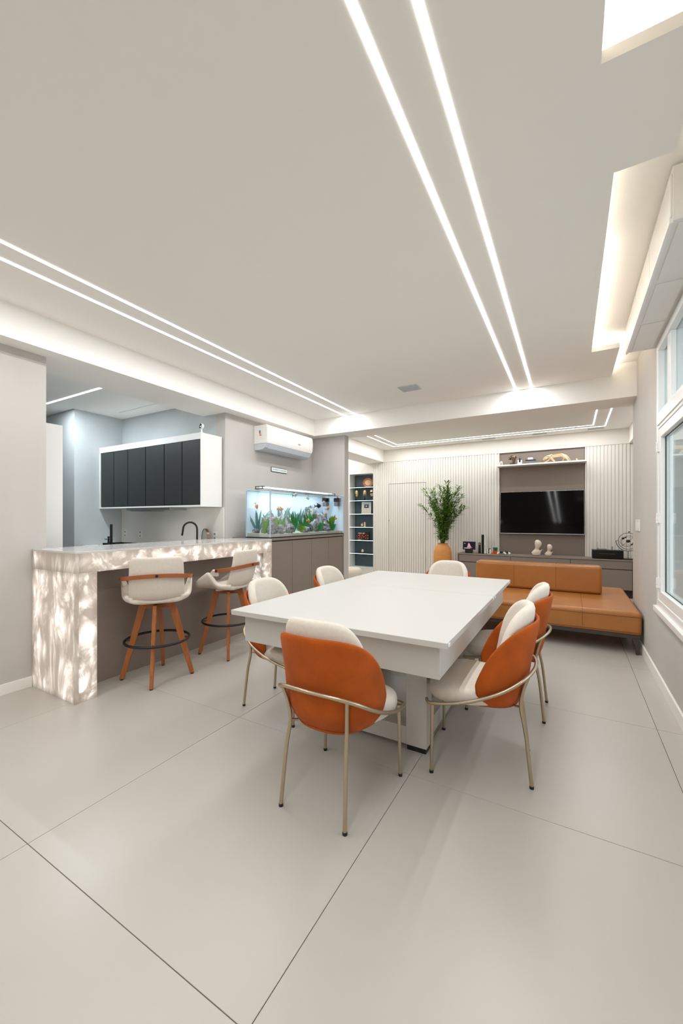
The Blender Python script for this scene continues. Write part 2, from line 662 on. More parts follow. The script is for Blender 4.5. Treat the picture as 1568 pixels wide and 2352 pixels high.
# ceiling: hanging panel with two cut-outs beside the window, slab above, beams
poly = [(-2.665, YN), (.0685, YN), (.0685, 1.234), (.2934, 1.234), (.2934, 1.643), (.128, 1.643), (.128, 3.332), (.2936, 3.332), (.2936, YB0), (-2.665, YB0)]
cp = MB().prism([(a * U, b * U) for a, b in poly], ZC * U, ZP * U)
ceiling = struct(cp, 'ceiling', M['ceiling'])
struct(MB().ubox(-2.665, XR + .13, YN, YB0, ZS, ZS + 0.1), 'ceiling_slab', M['ceiling'])
struct(MB().ubox(-3.089, -2.665, YN, YB1, ZB, ZS + 0.05), 'beam_left', M['ceiling'])
struct(MB().ubox(-2.665, 1.5, YB0, YB1, ZB, ZS + 0.1).ubox(-3.85, -3.089, 4.11, YB1, ZB, ZS + 0.1), 'beam_far', M['ceiling'])
struct(MB().ubox(-6.1, -3.089, YN, YK + .1, ZK, ZK + 0.1), 'ceiling_kitchen', M['ceiling'])
struct(MB().ubox(-3.85, 1.5, YB1, 6.9, ZLV, ZLV + 0.1), 'ceiling_living', M['ceiling'])
struct(MB().ubox(-3.209, -2.835, YB1, YW, ZB, ZLV), 'soffit_left', M['ceiling'])
struct(MB().ubox(0.665, 1.4, YB1, YW, ZB, ZLV), 'soffit_right', M['ceiling'])

# skirting boards
struct(MB().ubox(XL, XL + .009, YN, 1.139, 0, .062), 'baseboard_left', M['skirting'], bevel=0.002)
struct(MB().ubox(XR - .011, XR, YN, 4.215, 0, .075), 'baseboard_right', M['skirting'], bevel=0.003)


# ------------------------------------------------------------------ ceiling light lines
def line_light(label, pieces, z, watts_per_m, m, color, w=0.0189, lamp=True):
    """pieces: list of (x0,y0,x1,y1) centre lines in eye heights"""
    cx, cy = pieces[0][0] * U, (pieces[0][1] + pieces[0][3]) / 2 * U
    t = thing('light_line', label, 'light', (cx, cy, z * U - 0.006), group=None)
    for (x0, y0, x1, y1) in pieces:
        if x0 == x1:
            a = (x0 - w / 2, x0 + w / 2, min(y0, y1), max(y0, y1))
        else:
            a = (min(x0, x1), max(x0, x1), y0 - w / 2, y0 + w / 2)
        build(MB().ubox(a[0], a[1], a[2], a[3], z - 0.003, z - 0.0005), 'diffuser', m, t)
        L = max(a[1] - a[0], a[3] - a[2]) * U
        if lamp:
            l = area('line_lamp', ((a[0] + a[1]) / 2 * U, (a[2] + a[3]) / 2 * U, z * U - 0.006), (a[1] - a[0]) * U, (a[3] - a[2]) * U, watts_per_m * L, color)
            l.parent = t
            l.location = Vector(l.location) - ORG[t.name]
    return t


YE = YB0 - 0.002
line_light('long white ceiling light line nearest the window', [(-.3026, -2.0, -.3026, YE)], ZC, W_MAIN, M['ledm'], COL_MAIN)
line_light('long white ceiling light line left of the one nearest the window', [(-.4344, -2.0, -.4344, YE)], ZC, W_MAIN, M['ledm'], COL_MAIN)
line_light('long white ceiling light line above the bar, the one farther from the wall', [(-2.100, -2.0, -2.100, YE)], ZC, W_MAIN * .85, M['ledm'], COL_MAIN)
line_light('long white ceiling light line above the bar, the one nearest the wall', [(-2.240, -2.0, -2.240, YE)], ZC, W_MAIN * .85, M['ledm'], COL_MAIN)
w = 0.0125
line_light('U-shaped ceiling light line in the living area, inner one', [(-2.43, YB1, -2.43, 6.0), (-2.43 - w / 2, 6.0, .25 + w / 2, 6.0), (.25, YB1, .25, 6.0)], ZLV, W_MAIN * .7, M['ledm'], COL_MAIN, w)
line_light('U-shaped ceiling light line in the living area, outer one', [(-2.55, YB1, -2.55, 6.135), (-2.55 - w / 2, 6.135, .385 + w / 2, 6.135), (.385, YB1, .385, 6.135)], ZLV, W_MAIN * .7, M['ledm'], COL_MAIN, w)
line_light('short cool white ceiling light line in the kitchen', [(-4.46, 1.94, -3.494, 1.94)], ZK, 26, M['ledc'], COL_COOL, 0.022)
line_light('ceiling light strip in the recess above the display niche', [(-3.62, 4.6, -3.62, 6.3)], ZLV, 10, M['ledm'], COL_MAIN, 0.02)

# hidden cove strips lying on the ceiling panel
def cove(label, x0, x1, y0, y1, w=1.0):
    t = solo(MB().ubox(x0, x1, y0, y1, ZP + .001, ZP + .008), 'cove_light', M['ledwarm'], label, 'light')
    L = max(x1 - x0, y1 - y0) * U
    l = area('cove_lamp', ((x0 + x1) / 2 * U, (y0 + y1) / 2 * U, (ZP + .012) * U), (x1 - x0) * U, (y1 - y0) * U, w * W_COVE * L, COL_WARM, (PI, 0, 0))
    return t


cove('warm light strip hidden above the far edge of the long ceiling recess', .06, .29, 3.365, 3.38, .75)
cove('warm light strip hidden above the left edge of the long ceiling recess', .085, .098, 2.15, 3.35, .75)
cove('warm light strip hidden behind the edge of the ceiling recess in the top corner', .07, .27, 1.262, 1.275, .25)
cove('warm light strip hidden at the ceiling gap beside the far beam', .262, .272, 3.45, 3.93)
cove('warm light strip above the ceiling panel between the two recesses', .05, .062, .55, 1.2, .12)
cove('added faint fill strip hidden above the near part of the long ceiling recess', .085, .098, 1.5, 2.1, .12)  # extra weak lamp added to brighten the recess's near part
cove('added faint fill strip hidden over the panel beside the window', .262, .272, 1.26, 1.62, .3)  # another weak lamp added to lift the slab at the near edge


# ceiling vents
def vent(label, x0, x1, y0, y1, z, n):
    t = thing('ceiling_vent', label, 'vent', ((x0 + x1) / 2 * U, (y0 + y1) / 2 * U, z * U - .008))
    f = MB()
    b = .008
    f.ubox(x0, x1, y0, y0 + b, z - .005, z).ubox(x0, x1, y1 - b, y1, z - .005, z).ubox(x0, x0 + b, y0 + b, y1 - b, z - .005, z).ubox(x1 - b, x1, y0 + b, y1 - b, z - .005, z)
    build(f, 'frame', M['acgrey'], t)
    build(MB().ubox(x0 + b, x1 - b, y0 + b, y1 - b, z - .0015, z - .0005), 'mesh_panel', mat('vent_mesh', (176, 178, 178), .6), t)
    for i in range(n):
        y = y0 + b + (i + .5) * (y1 - y0 - 2 * b) / n
        build(MB().ubox(x0 + b, x1 - b, y - .003, y + .003, z - .0045, z - .0015), 'slat', M['acgrey'], t)


vent('square pale grey ceiling vent above the far end of the table', -1.348, -1.173, 3.345, 3.497, ZC, 9)
for X, lb in ((-1.06, 'left of the three small ceiling grilles near the slatted wall'), (-.38, 'middle of the three small ceiling grilles near the slatted wall'), (.29, 'right of the three small ceiling grilles near the slatted wall')):
    vent(lb, X - .09, X + .09, 6.215, 6.285, ZLV, 3)

# unlit slot in the kitchen ceiling
struct(MB().ubox(-4.15, -3.83, 2.488, 2.50, ZK - .004, ZK).ubox(-3.81, -3.48, 2.475, 2.487, ZK - .004, ZK), 'trim_1', M['lacquer'])

# ================================================================== WINDOW in the right wall
win = struct(MB().ubox(XR - .012, XR + .06, WY1 - .045, WY1, WZ0, WZ1).ubox(XR - .012, XR + .06, WY0, WY0 + .045, WZ0, WZ1)
             .ubox(XR - .012, XR + .06, WY0 + .045, WY1 - .045, WZ0, WZ0 + .045).ubox(XR - .012, XR + .06, WY0 + .045, WY1 - .045, WZ1 - .045, WZ1), 'window_1', M['pvc'], bevel=.004)
build(MB().ubox(XR - .012, XR + .06, WY0 + .045, WY1 - .045, 1.535, 1.63), 'transom', M['pvc'], win, bevel=.004)
build(MB().ubox(XR - .018, XR + .0, WY0 + .045, WY1 - .045, 1.555, 1.562), 'rail', M['lacquer'], win)
build(MB().ubox(XR - .028, XR + .0, WY0 - .03, WY1 + .012, WZ0 - .03, WZ0 + .002), 'sill', M['pvc'], win, bevel=.004)
for ya in (2.745, 2.10, 1.45):
    build(MB().ubox(XR - .004, XR + .05, ya - .04, ya + .04, 1.63, WZ1 - .045), 'mullion', M['pvc'], win, bevel=.003)
for ya in (2.0,):
    build(MB().ubox(XR - .004, XR + .05, ya - .05, ya + .05, WZ0 + .045, 1.535), 'mullion', M['pvc'], win, bevel=.003)
gx = XR + .02
for y0, y1, z0, z1, nm in ((2.785, 3.005, 1.63, 2.005, 'p'), (2.14, 2.705, 1.63, 2.005, 'p'), (1.49, 2.06, 1.63, 2.005, 'p'), (.895, 1.41, 1.63, 2.005, 'p')):
    build(MB().ubox(gx, gx + .004, y0, y1, z0, z1), 'pane', M['winglass'], win)
for y0, y1 in ((2.05, 3.005), (.895, 1.95)):
    s = MB()
    fw = .055
    z0, z1 = WZ0 + .045, 1.535
    s.ubox(XR - .008, XR + .04, y1 - fw, y1, z0, z1).ubox(XR - .008, XR + .04, y0, y0 + fw, z0, z1).ubox(XR - .008, XR + .04, y0 + fw, y1 - fw, z0, z0 + fw).ubox(XR - .008, XR + .04, y0 + fw, y1 - fw, z1 - fw, z1)
    build(s, 'sash', M['pvc'], win, bevel=.004)
    g = MB()
    e = .0035
    g.ubox(XR + .014, XR + .019, y1 - fw - e, y1 - fw, z0 + fw, z1 - fw).ubox(XR + .014, XR + .019, y0 + fw, y0 + fw + e, z0 + fw, z1 - fw)
    g.ubox(XR + .014, XR + .019, y0 + fw, y1 - fw, z0 + fw, z0 + fw + e).ubox(XR + .014, XR + .019, y0 + fw, y1 - fw, z1 - fw - e, z1 - fw)
    build(g, 'gasket', M['black'], win)
    build(MB().ubox(gx, gx + .004, y0 + fw + e, y1 - fw - e, z0 + fw + e, z1 - fw - e), 'pane', M['winglass'], win)
for z in (.62, 1.005, 1.43):
    h = MB().cyl((XR - .016) * U, 2.998 * U, (z - .03) * U, (z - .012) * U, .008, seg=10).cyl((XR - .016) * U, 2.998 * U, (z - .01) * U, (z + .01) * U, .009, seg=10).cyl((XR - .016) * U, 2.998 * U, (z + .012) * U, (z + .03) * U, .008, seg=10)
    h.ubox(XR - .014, XR - .005, 2.985, 3.012, z - .03, z + .03)
    build(h, 'hinge', M['pvc'], win)

# outside the window
solo(MB().ubox(XR + .14, 1.5, 4.05, 4.115, -.7, 2.6), 'exterior_wall', M['extwall'], 'rough whitewashed wall seen through the window glass', 'wall')
solo(MB().box(.8, 12, -4, 10, -1.1, -1.0), 'exterior_ground', M['extground'], 'pale paving below the window outside', 'ground')
rf = thing('slate_cladding', 'dark slatted cladding outside behind the window', 'cladding', (1.1 * U, 4.0 * U, .6))
for i in range(24):
    z = .70 + i * .052
    xl = .768 - (z - 1.04) * .0775
    build(MB().ubox(xl, 1.395, 4.018, 4.045, z, z + .048), 'board', M['extslate'], rf, bevel=.004)
rl = thing('balcony_railing', 'beige wooden balcony railing outside the lower window', 'railing', (1.0 * U, 3.72 * U, -.9))
for z, hh in ((.78, .05), (.62, .08), (.46, .08)):
    build(MB().ubox(.60, 1.5, 3.70, 3.74, z, z + hh), 'rail', M['extwood'], rl, bevel=.006)
for x in (.60, 1.05, 1.45):
    build(MB().ubox(x, x + .04, 3.745, 3.785, -.7, .84), 'post', M['extwood'], rl, bevel=.006)

# white boxed unit under the ceiling above the window
pb = thing('pelmet_box', 'long white panelled box fixed to the wall above the window', 'box', (.387 * U, 2.48 * U, 2.062 * U))
build(MB().ubox(.316, XR, 1.822, 3.135, 2.066, 2.262), 'body', M['lacquer'], pb, bevel=.003)
n = 3
for i in range(n):
    a, b = 1.822 + i * 1.313 / n, 1.822 + (i + 1) * 1.313 / n
    build(MB().ubox(.309, .3165, a + .004, b - .004, 2.085, 2.238), 'side_panel', M['lacquer'], pb, bevel=.004)
    build(MB().ubox(.335, XR - .022, a + .02, b - .02, 2.061, 2.0665), 'bottom_panel', M['lacquer'], pb, bevel=.003)
build(MB().ubox(.306, .318, 1.822, 3.137, 2.058, 2.077), 'lower_rail', M['pvc'], pb, bevel=.002)

# switch plates on the right wall
for i, (y, lb) in enumerate(((3.95, 'white wall switch plate farther from the window'), (3.84, 'white wall switch plate nearer the window'))):
    t = thing('switch_plate', lb, 'switch', ((XR - .004) * U, y * U, .905 * U))
    build(MB().ubox(XR - .008, XR, y - .045, y + .045, .905, .995), 'plate', M['white'], t, bevel=.002)
    build(MB().ubox(XR - .011, XR - .008, y - .015, y + .015, .925, .975), 'rocker', M['pvc'], t, bevel=.001)

# ================================================================== BAR
bx0, bx1, by0, by1, bz = XL + .002, -2.308, 1.1416, 2.7655, .8215
tb, lg = .118, .114
bar = thing('bar_counter', 'backlit white onyx bar counter with taupe panel beneath', 'counter', ((bx0 + bx1) / 2 * U, 1.95 * U, 0))
g0 = origin(bar)


def opan(name, x0, x1, y0, y1, z0, z1, axa, axb, stretch=(1, 1, 1), gain=1.0):
    d = {'x': (x0 * U - g0.x, x1 * U - g0.x), 'y': (y0 * U - g0.y, y1 * U - g0.y), 'z': (z0 * U, z1 * U)}
    m = onyx('onyx_' + name, axa.upper(), d[axa][0], d[axa][1], axb.upper(), d[axb][0], d[axb][1], stretch, gain)
    return build(MB().ubox(x0, x1, y0, y1, z0, z1), name, m, bar, bevel=.002)


t_ = .018
opan('end_panel', bx0, bx1, by0, by0 + t_, 0, bz - tb, 'x', 'z', (1.2, 1, .42), 1.05)
opan('end_panel', bx0, bx1, by0, by0 + t_, bz - tb, bz - .012, 'x', 'z', (1.2, 1, .5), .55)
opan('leg_panel', bx1 - t_, bx1, by0 + t_, by0 + lg, 0, bz - tb, 'y', 'z', (1, 1.2, .9), 1.15)
opan('front_band', bx1 - t_, bx1, by0 + t_, by1, bz - tb, bz - .012, 'y', 'z', (1, 1.1, 1.1), 1.15)
opan('leg_panel', bx1 - t_, bx1, by1 - lg, by1, 0, bz - tb, 'y', 'z', (1, 1.2, .9), 1.1)
opan('inner_panel', -2.504, bx1 - t_, by1 - lg, by1 - lg + t_, 0, bz - tb, 'x', 'z', (1.2, 1, .7), 1.1)
build(MB().ubox(bx0, bx1, by0, by1, bz - .012, bz), 'countertop', M['marble'], bar, bevel=.002)
build(MB().ubox(-2.53, -2.504, by0 + t_, by1 - lg, 0.0, bz - tb), 'front_panel', M['taupe'], bar)
build(MB().ubox(bx0, -2.33, by0 + lg, by1 - .03, bz - tb, bz - .0125), 'frame', M['black'], bar)
build(MB().ubox(bx0, -2.35, by1 - lg + .02, by1 - .002, 0.0, bz - tb), 'far_leg_core', M['taupe'], bar)

# kitchen-side worktop behind the bar with sink tap
kc = thing('sink_cabinet', 'kitchen base unit behind the bar with pale worktop', 'cabinet', (-3.02 * U, 1.95 * U, 0))
build(MB().ubox(-3.25, XL - th - .004, 1.47, 2.2, .05, .70), 'body', M['lacquer'], kc)
build(MB().ubox(-3.28, XL - th - .002, 1.45, 2.24, .70, .7226), 'worktop', M['marble'], kc, bevel=.002)
kb = thing('kitchen_base_cabinet', 'white kitchen base unit along the back wall under the hob', 'cabinet', (-3.6 * U, 2.47 * U, 0))
build(MB().ubox(XK + .003, XL - .004 - .12, 2.28, YK - .003, .06, .695), 'body', M['lacquer'], kb)
build(MB().ubox(XK + .002, XL - .123, 2.254, YK - .002, .695, .7226), 'worktop', M['lacquer'], kb, bevel=.002)
for i in range(5):
    a = XK + .02 + i * .275
    build(MB().ubox(a, a + .27, 2.272, 2.281, .08, .685), 'door', M['lacquer'], kb, bevel=.002)

# splashback
struct(MB().ubox(XK + .002, XL - .01, YK - .012, YK - .001, .723, 1.108), 'trim_2', M['plaster_w'])


def outlet(x, z, lb):
    t = thing('wall_socket', lb, 'socket', (x * U, (YK - .016) * U, (z - .04) * U))
    build(MB().ubox(x - .027, x + .027, YK - .018, YK - .0125, z - .04, z + .04), 'plate', M['white'], t, bevel=.002)
    for dz in (-.02, .02):
        build(MB().ubox(x - .008, x + .008, YK - .020, YK - .018, z + dz - .007, z + dz + .007), 'outlet', M['grey'], t)


outlet(-4.335, .835, 'white wall socket nearest the tall black tap in the kitchen')
outlet(-4.06, .835, 'white wall socket between the black tap and the arched faucet')
outlet(-2.915, .838, 'white wall socket beside the round tray')

# tall black cylindrical tap, hob, arched faucet, round tray
t = thing('pot_filler', 'tall straight black tap with cross handles beside the hob', 'tap', (-4.15 * U, 2.40 * U, .7226 * U))
build(MB().cyl(-4.15 * U, 2.40 * U, .7226 * U, .945 * U, .0165, seg=20), 'column', M['black'], t, smooth=40)
h = MB().tube([((-4.15 + a) * U, (2.36) * U, .79 * U) for a in (-.045, .09)], .006)
h.tube([(-4.11 * U, 2.355 * U, .723 * U), (-4.115 * U, 2.35 * U, .765 * U), (-4.11 * U, 2.35 * U, .80 * U)], .011).ball((-4.11 * U, 2.35 * U, .812 * U), .016)
h.tube([(-4.11 * U, 2.355 * U, .775 * U), (-4.09 * U, 2.35 * U, .724 * U)], .007)
build(h, 'cross_handle', M['black'], t, smooth=60)
t = thing('hob', 'black gas hob with cast iron grates on the back worktop', 'hob', (-3.93 * U, 2.45 * U, .7226 * U))
build(MB().ubox(-4.24, -3.62, 2.32, 2.58, .7227, .731), 'glass_top', M['blackgloss'], t, bevel=.002)
for cx in (-4.13, -3.93, -3.73):
    g = MB()
    for dy in (-.09, 0, .09):
        g.ubox(cx - .09, cx + .09, 2.45 + dy - .004, 2.45 + dy + .004, .742, .75)
    for dx in (-.09, .082):
        g.ubox(cx + dx, cx + dx + .008, 2.35, 2.55, .731, .75)
    build(g, 'grate', M['black'], t)
    build(MB().cyl(cx * U, 2.45 * U, .731 * U, .741 * U, .04), 'burner', M['black'], t)
t = thing('kitchen_faucet', 'black arched gooseneck faucet behind the bar', 'faucet', (-3.0 * U, 2.53 * U, .7226 * U))
pth = [(0, 0, .0), (0, 0, .20), (0, 0, .27)]
R0 = .083
F = []
ux, uy = -.80, -.60
for a in range(0, 181, 15):
    F.append((ux * (R0 - R0 * math.cos(math.radians(a))), uy * (R0 - R0 * math.cos(math.radians(a))), .245 + R0 * math.sin(math.radians(a))))
F.append((ux * .172, uy * .172, .20))
F.append((ux * .178, uy * .178, .165))
pp = [(0, 0, 0), (0, 0, .12)] + F
build(MB().tube([(-3.0 * U + a, 2.53 * U + b, .7226 * U + c) for a, b, c in pp], .0115, 14), 'spout', M['black'], t, smooth=60)
build(MB().cyl(-3.0 * U, 2.53 * U, .7226 * U, .7226 * U + .03, .024), 'base', M['black'], t, smooth=40)
t = thing('round_tray', 'round grey metal-rimmed tray standing upright on the worktop', 'tray', (-2.99 * U, 2.62 * U, .7226 * U))
disc = MB().lathe([(.118, -.012), (.122, 0), (.118, .012)], seg=40)
disc.xf(Matrix.Translation((-2.99 * U, 2.62 * U, .7226 * U + .122)) @ Matrix.Rotation(math.radians(-25), 4, 'Z') @ Matrix.Rotation(PI / 2, 4, 'X'))
build(disc, 'disc', mat('grey_glass', (176, 174, 166), .4, var=.1, vscale=20), t, smooth=30)
rim = MB().lathe([(.118, -.016), (.126, -.016), (.126, .016), (.118, .016)], seg=40, cap=False)
rim.xf(Matrix.Translation((-2.99 * U, 2.62 * U, .7226 * U + .122)) @ Matrix.Rotation(math.radians(-25), 4, 'Z') @ Matrix.Rotation(PI / 2, 4, 'X'))
build(rim, 'rim', M['bronze'], t, smooth=30)

# wall cabinet
t = thing('wall_cabinet', 'white kitchen wall cabinet with six dark doors', 'cabinet', (-3.6 * U, 2.55 * U, 1.111 * U))
cx0, cx1, cy0 = XK + .004, -2.823, 2.424
build(MB().ubox(cx0, cx1, cy0 + .016, YK - .013, 1.111, 1.765), 'carcass', M['lacquer'], t, bevel=.002)
build(MB().ubox(cx0, cx1, cy0 - .002, cy0 + .016, 1.708, 1.765), 'top_rail', M['lacquer'], t)
build(MB().ubox(cx0, cx1, cy0 - .002, cy0 + .016, 1.111, 1.125), 'bottom_rail', M['lacquer'], t)
build(MB().ubox(cx0, -4.392, cy0 - .002, cy0 + .016, 1.125, 1.708), 'side_rail', M['lacquer'], t)
build(MB().ubox(-2.831, cx1, cy0 - .002, cy0 + .016, 1.125, 1.708), 'side_rail', M['lacquer'], t)
ed = [-4.387, -4.148, -3.901, -3.612, -3.329, -3.076, -2.833]
for i in range(6):
    d = build(MB().ubox(ed[i] + .005, ed[i + 1] - .005, cy0, cy0 + .012, 1.130, 1.704), 'door', M['graphite'], t, bevel=.002)
build(MB().ubox(-4.392, -2.831, cy0 + .0125, cy0 + .016, 1.125, 1.708), 'gap_backing', M['black'], t)
t = thing('range_hood', 'slim steel range hood under the wall cabinet', 'range hood', (-3.62 * U, 2.52 * U, 1.085 * U))
build(MB().ubox(-3.97, -3.28, 2.45, 2.64, 1.085, 1.1105), 'body', M['steel'], t, bevel=.003)
build(MB().ubox(-3.93, -3.6, 2.47, 2.62, 1.080, 1.085), 'filter', M['grey'], t)
t = thing('security_camera', 'small round white camera with black face on the wall cabinet', 'camera', (-2.87 * U, 2.47 * U, 1.765 * U))
cc = Vector((-2.87 * U, 2.47 * U, 1.832 * U))
hd = MB().lathe([(.026, -.02), (.033, -.012), (.034, .006), (.031, .012)], seg=24)
hd.xf(Matrix.Translation(cc) @ Matrix.Rotation(math.radians(-18), 4, 'Z') @ Matrix.Rotation(math.radians(84), 4, 'X') @ Matrix.Scale(-1, 4, (1, 0, 0)))
build(hd, 'housing', M['white'], t, smooth=40)
fc = MB().lathe([(.0285, .0125), (.027, .018), (.015, .021)], seg=24)
fc.xf(Matrix.Translation(cc) @ Matrix.Rotation(math.radians(-18), 4, 'Z') @ Matrix.Rotation(math.radians(84), 4, 'X') @ Matrix.Scale(-1, 4, (1, 0, 0)))
build(fc, 'lens_face', M['blackgloss'], t, smooth=40)
build(MB().lathe([(.04, 0), (.036, .006), (.012, .02), (.009, .04), (.009, .062)], (cc.x, cc.y, 1.765 * U), seg=20), 'stand', M['white'], t, smooth=60)

# tall white cabinet at the left edge of the opening
t = thing('tall_cabinet', 'tall plain white cabinet just inside the kitchen beside the left wall', 'cabinet', (-3.35 * U, 1.2 * U, 0))
build(MB().ubox(-3.65, -3.09, .95, 1.435, .05, 1.654), 'body', M['lacquer'], t, bevel=.003)
build(MB().ubox(-3.09, -3.075, .955, 1.44, .06, 1.652), 'door', M['lacquer'], t, bevel=.003)
build(MB().ubox(-3.62, -3.12, .97, 1.41, 0, .05), 'toe_kick', M['toe'], t)

# ================================================================== AQUARIUM and its cabinet
AX0, AX1, AY0, AY1, AZ0, AZ1 = -2.624, -2.332, 2.772, 4.100, .830, 1.273
ac = thing('aquarium_cabinet', 'taupe cabinet with flat doors under the aquarium', 'cabinet', (-2.55 * U, 3.44 * U, 0))
build(MB().ubox(XL + .002, -2.355, 2.7675, 4.108, .05, .80), 'carcass', M['taupe_dark'], ac)
build(MB().ubox(XL + .002, -2.33, 2.7675, 4.108, .803, .826), 'top_board', M['taupe'], ac, bevel=.002)
build(MB().ubox(XL + .002, -2.38, 2.7675, 4.108, 0, .05), 'toe_kick', M['toe'], ac)
ys = [2.772, 3.104, 3.436, 3.768, 4.086]
for i in range(4):
    build(MB().ubox(-2.354, -2.335, ys[i] + .002, ys[i + 1] - .002, .052, .793), 'door', M['taupe'], ac, bevel=.0015)
build(MB().ubox(-2.354, -2.335, 4.089, 4.108, .052, .793), 'filler_strip', M['taupe'], ac)

aq = thing('aquarium', 'large lit glass aquarium with white frosted back', 'aquarium', (-2.478 * U, 3.436 * U, AZ0 * U))
build(MB().ubox(AX0 - .003, AX1 + .003, AY0 - .003, AY1 + .001, AZ0 - .0035, AZ0 + .004), 'base', M['black'], aq)
gt = .0075
build(MB().ubox(AX1 - gt, AX1, AY0 + gt, AY1 - gt, AZ0 + .004, AZ1), 'front_glass', M['aqglass'], aq)
build(MB().ubox(AX0, AX1, AY0, AY0 + gt, AZ0 + .004, AZ1), 'side_glass', M['aqglass'], aq)
build(MB().ubox(AX0, AX1, AY1 - gt, AY1, AZ0 + .004, AZ1), 'side_glass', M['aqback'], aq)
build(MB().ubox(AX0, AX0 + gt, AY0 + gt, AY1 - gt, AZ0 + .004, AZ1), 'back_glass', M['aqback'], aq)
ee = MB().ubox(AX1 - gt, AX1 + .0008, AY0 - .0008, AY0 + gt, AZ0 + .004, AZ1)
ee.ubox(AX0, AX0 + .006, AY0 - .0008, AY0 + .003, AZ0 + .004, AZ1).ubox(AX1 - .004, AX1 + .0008, AY1 - .004, AY1, AZ0 + .004, AZ1)
build(ee, 'corner_seal', M['aqedge'], aq)
wz = AZ1 - .022
build(MB().ubox(AX0 + gt, AX1 - gt, AY0 + gt, AY1 - gt, wz - .004, wz), 'water_surface', M['water'], aq)
build(MB().ubox(AX0 + gt, AX0 + .035, AY0 + gt, AY1 - gt, AZ1 - .012, AZ1 - .006).ubox(AX1 - .035, AX1 - gt, AY0 + gt, AY1 - gt, AZ1 - .012, AZ1 - .006), 'glass_brace', M['shelfglass'], aq)


def sandf(u, v):
    x = AX0 + gt + .001 + u * (AX1 - AX0 - 2 * gt - .002)
    y = AY0 + gt + .001 + v * (AY1 - AY0 - 2 * gt - .002)
    return (x * U, y * U, (AZ0 + .030 + .008 * noise.noise((x * 14, y * 14, 0)) + .012 * (1 - u)) * U)


sd = MB()
nu, nv = 8, 40
sd.grid(sandf, nu, nv)
o_ = len(sd.v)
per = [(0, j) for j in range(nv)] + [(i, nv) for i in range(nu)] + [(nu, j) for j in range(nv, 0, -1)] + [(i, 0) for i in range(nu, 0, -1)]
for (i, j) in per:
    a = sd.v[i * (nv + 1) + j]
    sd.v.append((a[0], a[1], (AZ0 + .005) * U))
for q in range(len(per)):
    (i, j), (i2, j2) = per[q], per[(q + 1) % len(per)]
    sd.f.append((i * (nv + 1) + j, i2 * (nv + 1) + j2, o_ + (q + 1) % len(per), o_ + q))
sd.f.append(tuple(o_ + q for q in range(len(per))))
s = build(sd, 'sand', M['sand'], aq, kind='stuff', smooth=50)

# lamp over the tank
t = thing('aquarium_lamp', 'slim white light bar standing over the aquarium', 'lamp', (-2.47 * U, 3.44 * U, AZ1 * U))
build(MB().ubox(-2.52, -2.42, 2.81, 4.02, 1.296, 1.302), 'housing', M['acgrey'], t, bevel=.002)
build(MB().ubox(-2.512, -2.428, 2.83, 4.0, 1.2925, 1.2958), 'diffuser', emis('aquarium_led', (226, 240, 255), 3.0), t)
lg_ = MB()
for y in (2.778, 4.06):
    lg_.ubox(-2.515, -2.425, y - .004, y + .012, AZ1 + .0005, AZ1 + .006)
    for x in (-2.51, -2.43):
        lg_.ubox(x - .003, x + .003, min(y, y) - .001, y + .005, AZ1 + .004, 1.300)
    lg_.ubox(-2.515, -2.425, *( (y, 2.812) if y < 3 else (4.018, y + .004)), 1.297, 1.301)
build(lg_, 'bracket', M['black'], t)
l = area('aquarium_lamp_light', (-2.47 * U, 3.415 * U, 1.289 * U), .10, 1.17 * U, 9, (.84, .93, 1.0))


def blob(c, r, rough=.35, seed=0, sub=2):
    bm = bmesh.new()
    bmesh.ops.create_icosphere(bm, subdivisions=sub, radius=1)
    m = MB()
    for v in bm.verts:
        d = 1 + rough * noise.noise(v.co * 1.7 + Vector((seed, 0, 0))) + rough * .5 * noise.noise(v.co * 4 + Vector((0, seed, 0)))
        m.v.append((c[0] + v.co.x * r[0] * d, c[1] + v.co.y * r[1] * d, c[2] + v.co.z * r[2] * d))
    m.f = [tuple(v.index for v in f.verts) for f in bm.faces]
    bm.free()
    return m


# rocks: (y, x, ry, rz) in eye heights; tallest heap right of centre
rocks = [(2.84, -2.56, .030, .022, 'small round pale rock in the left back corner of the aquarium'),
         (2.92, -2.50, .05, .075, 'tall mottled rock at the left of the aquarium'),
         (2.86, -2.39, .040, .055, 'speckled rock at the front left corner of the aquarium'),
         (3.02, -2.53, .055, .095, 'pale peaked rock behind the left plants in the aquarium'),
         (2.97, -2.38, .045, .038, 'low mossy rock at the front glass left of the black fish'),
         (3.14, -2.50, .06, .085, 'dark grey leaning rock left of the aquarium centre'),
         (3.13, -2.39, .045, .045, 'white rough rock behind the orange fish near the sand'),
         (3.33, -2.53, .05, .07, 'grey rock behind the centre plants in the aquarium'),
         (3.40, -2.39, .048, .03, 'low white rock on the sand at the aquarium centre'),
         (3.66, -2.50, .10, .135, 'tallest dark speckled rock heap right of the aquarium centre'),
         (3.58, -2.40, .055, .06, 'dark rock in front of the tallest rock heap'),
         (3.83, -2.47, .075, .085, 'grey rock right of the tallest rock heap'),
         (3.80, -2.39, .05, .05, 'pale rock at the front glass under the right rock heap'),
         (3.99, -2.45, .055, .062, 'rock at the right end of the aquarium under plants')]
for i, (y, x, ry, rz, lb) in enumerate(rocks):
    ry, rz = ry * 1.12, rz * 1.18
    m = blob((x * U, y * U, (AZ0 + .035 + rz * .72) * U), (min(ry, .07) * U * .8, ry * U, rz * U), .5, i * 3.1, 3)
    solo(m, 'aquarium_rock', M['rock'], lb, 'rock', 'rocks in the aquarium', smooth=60)


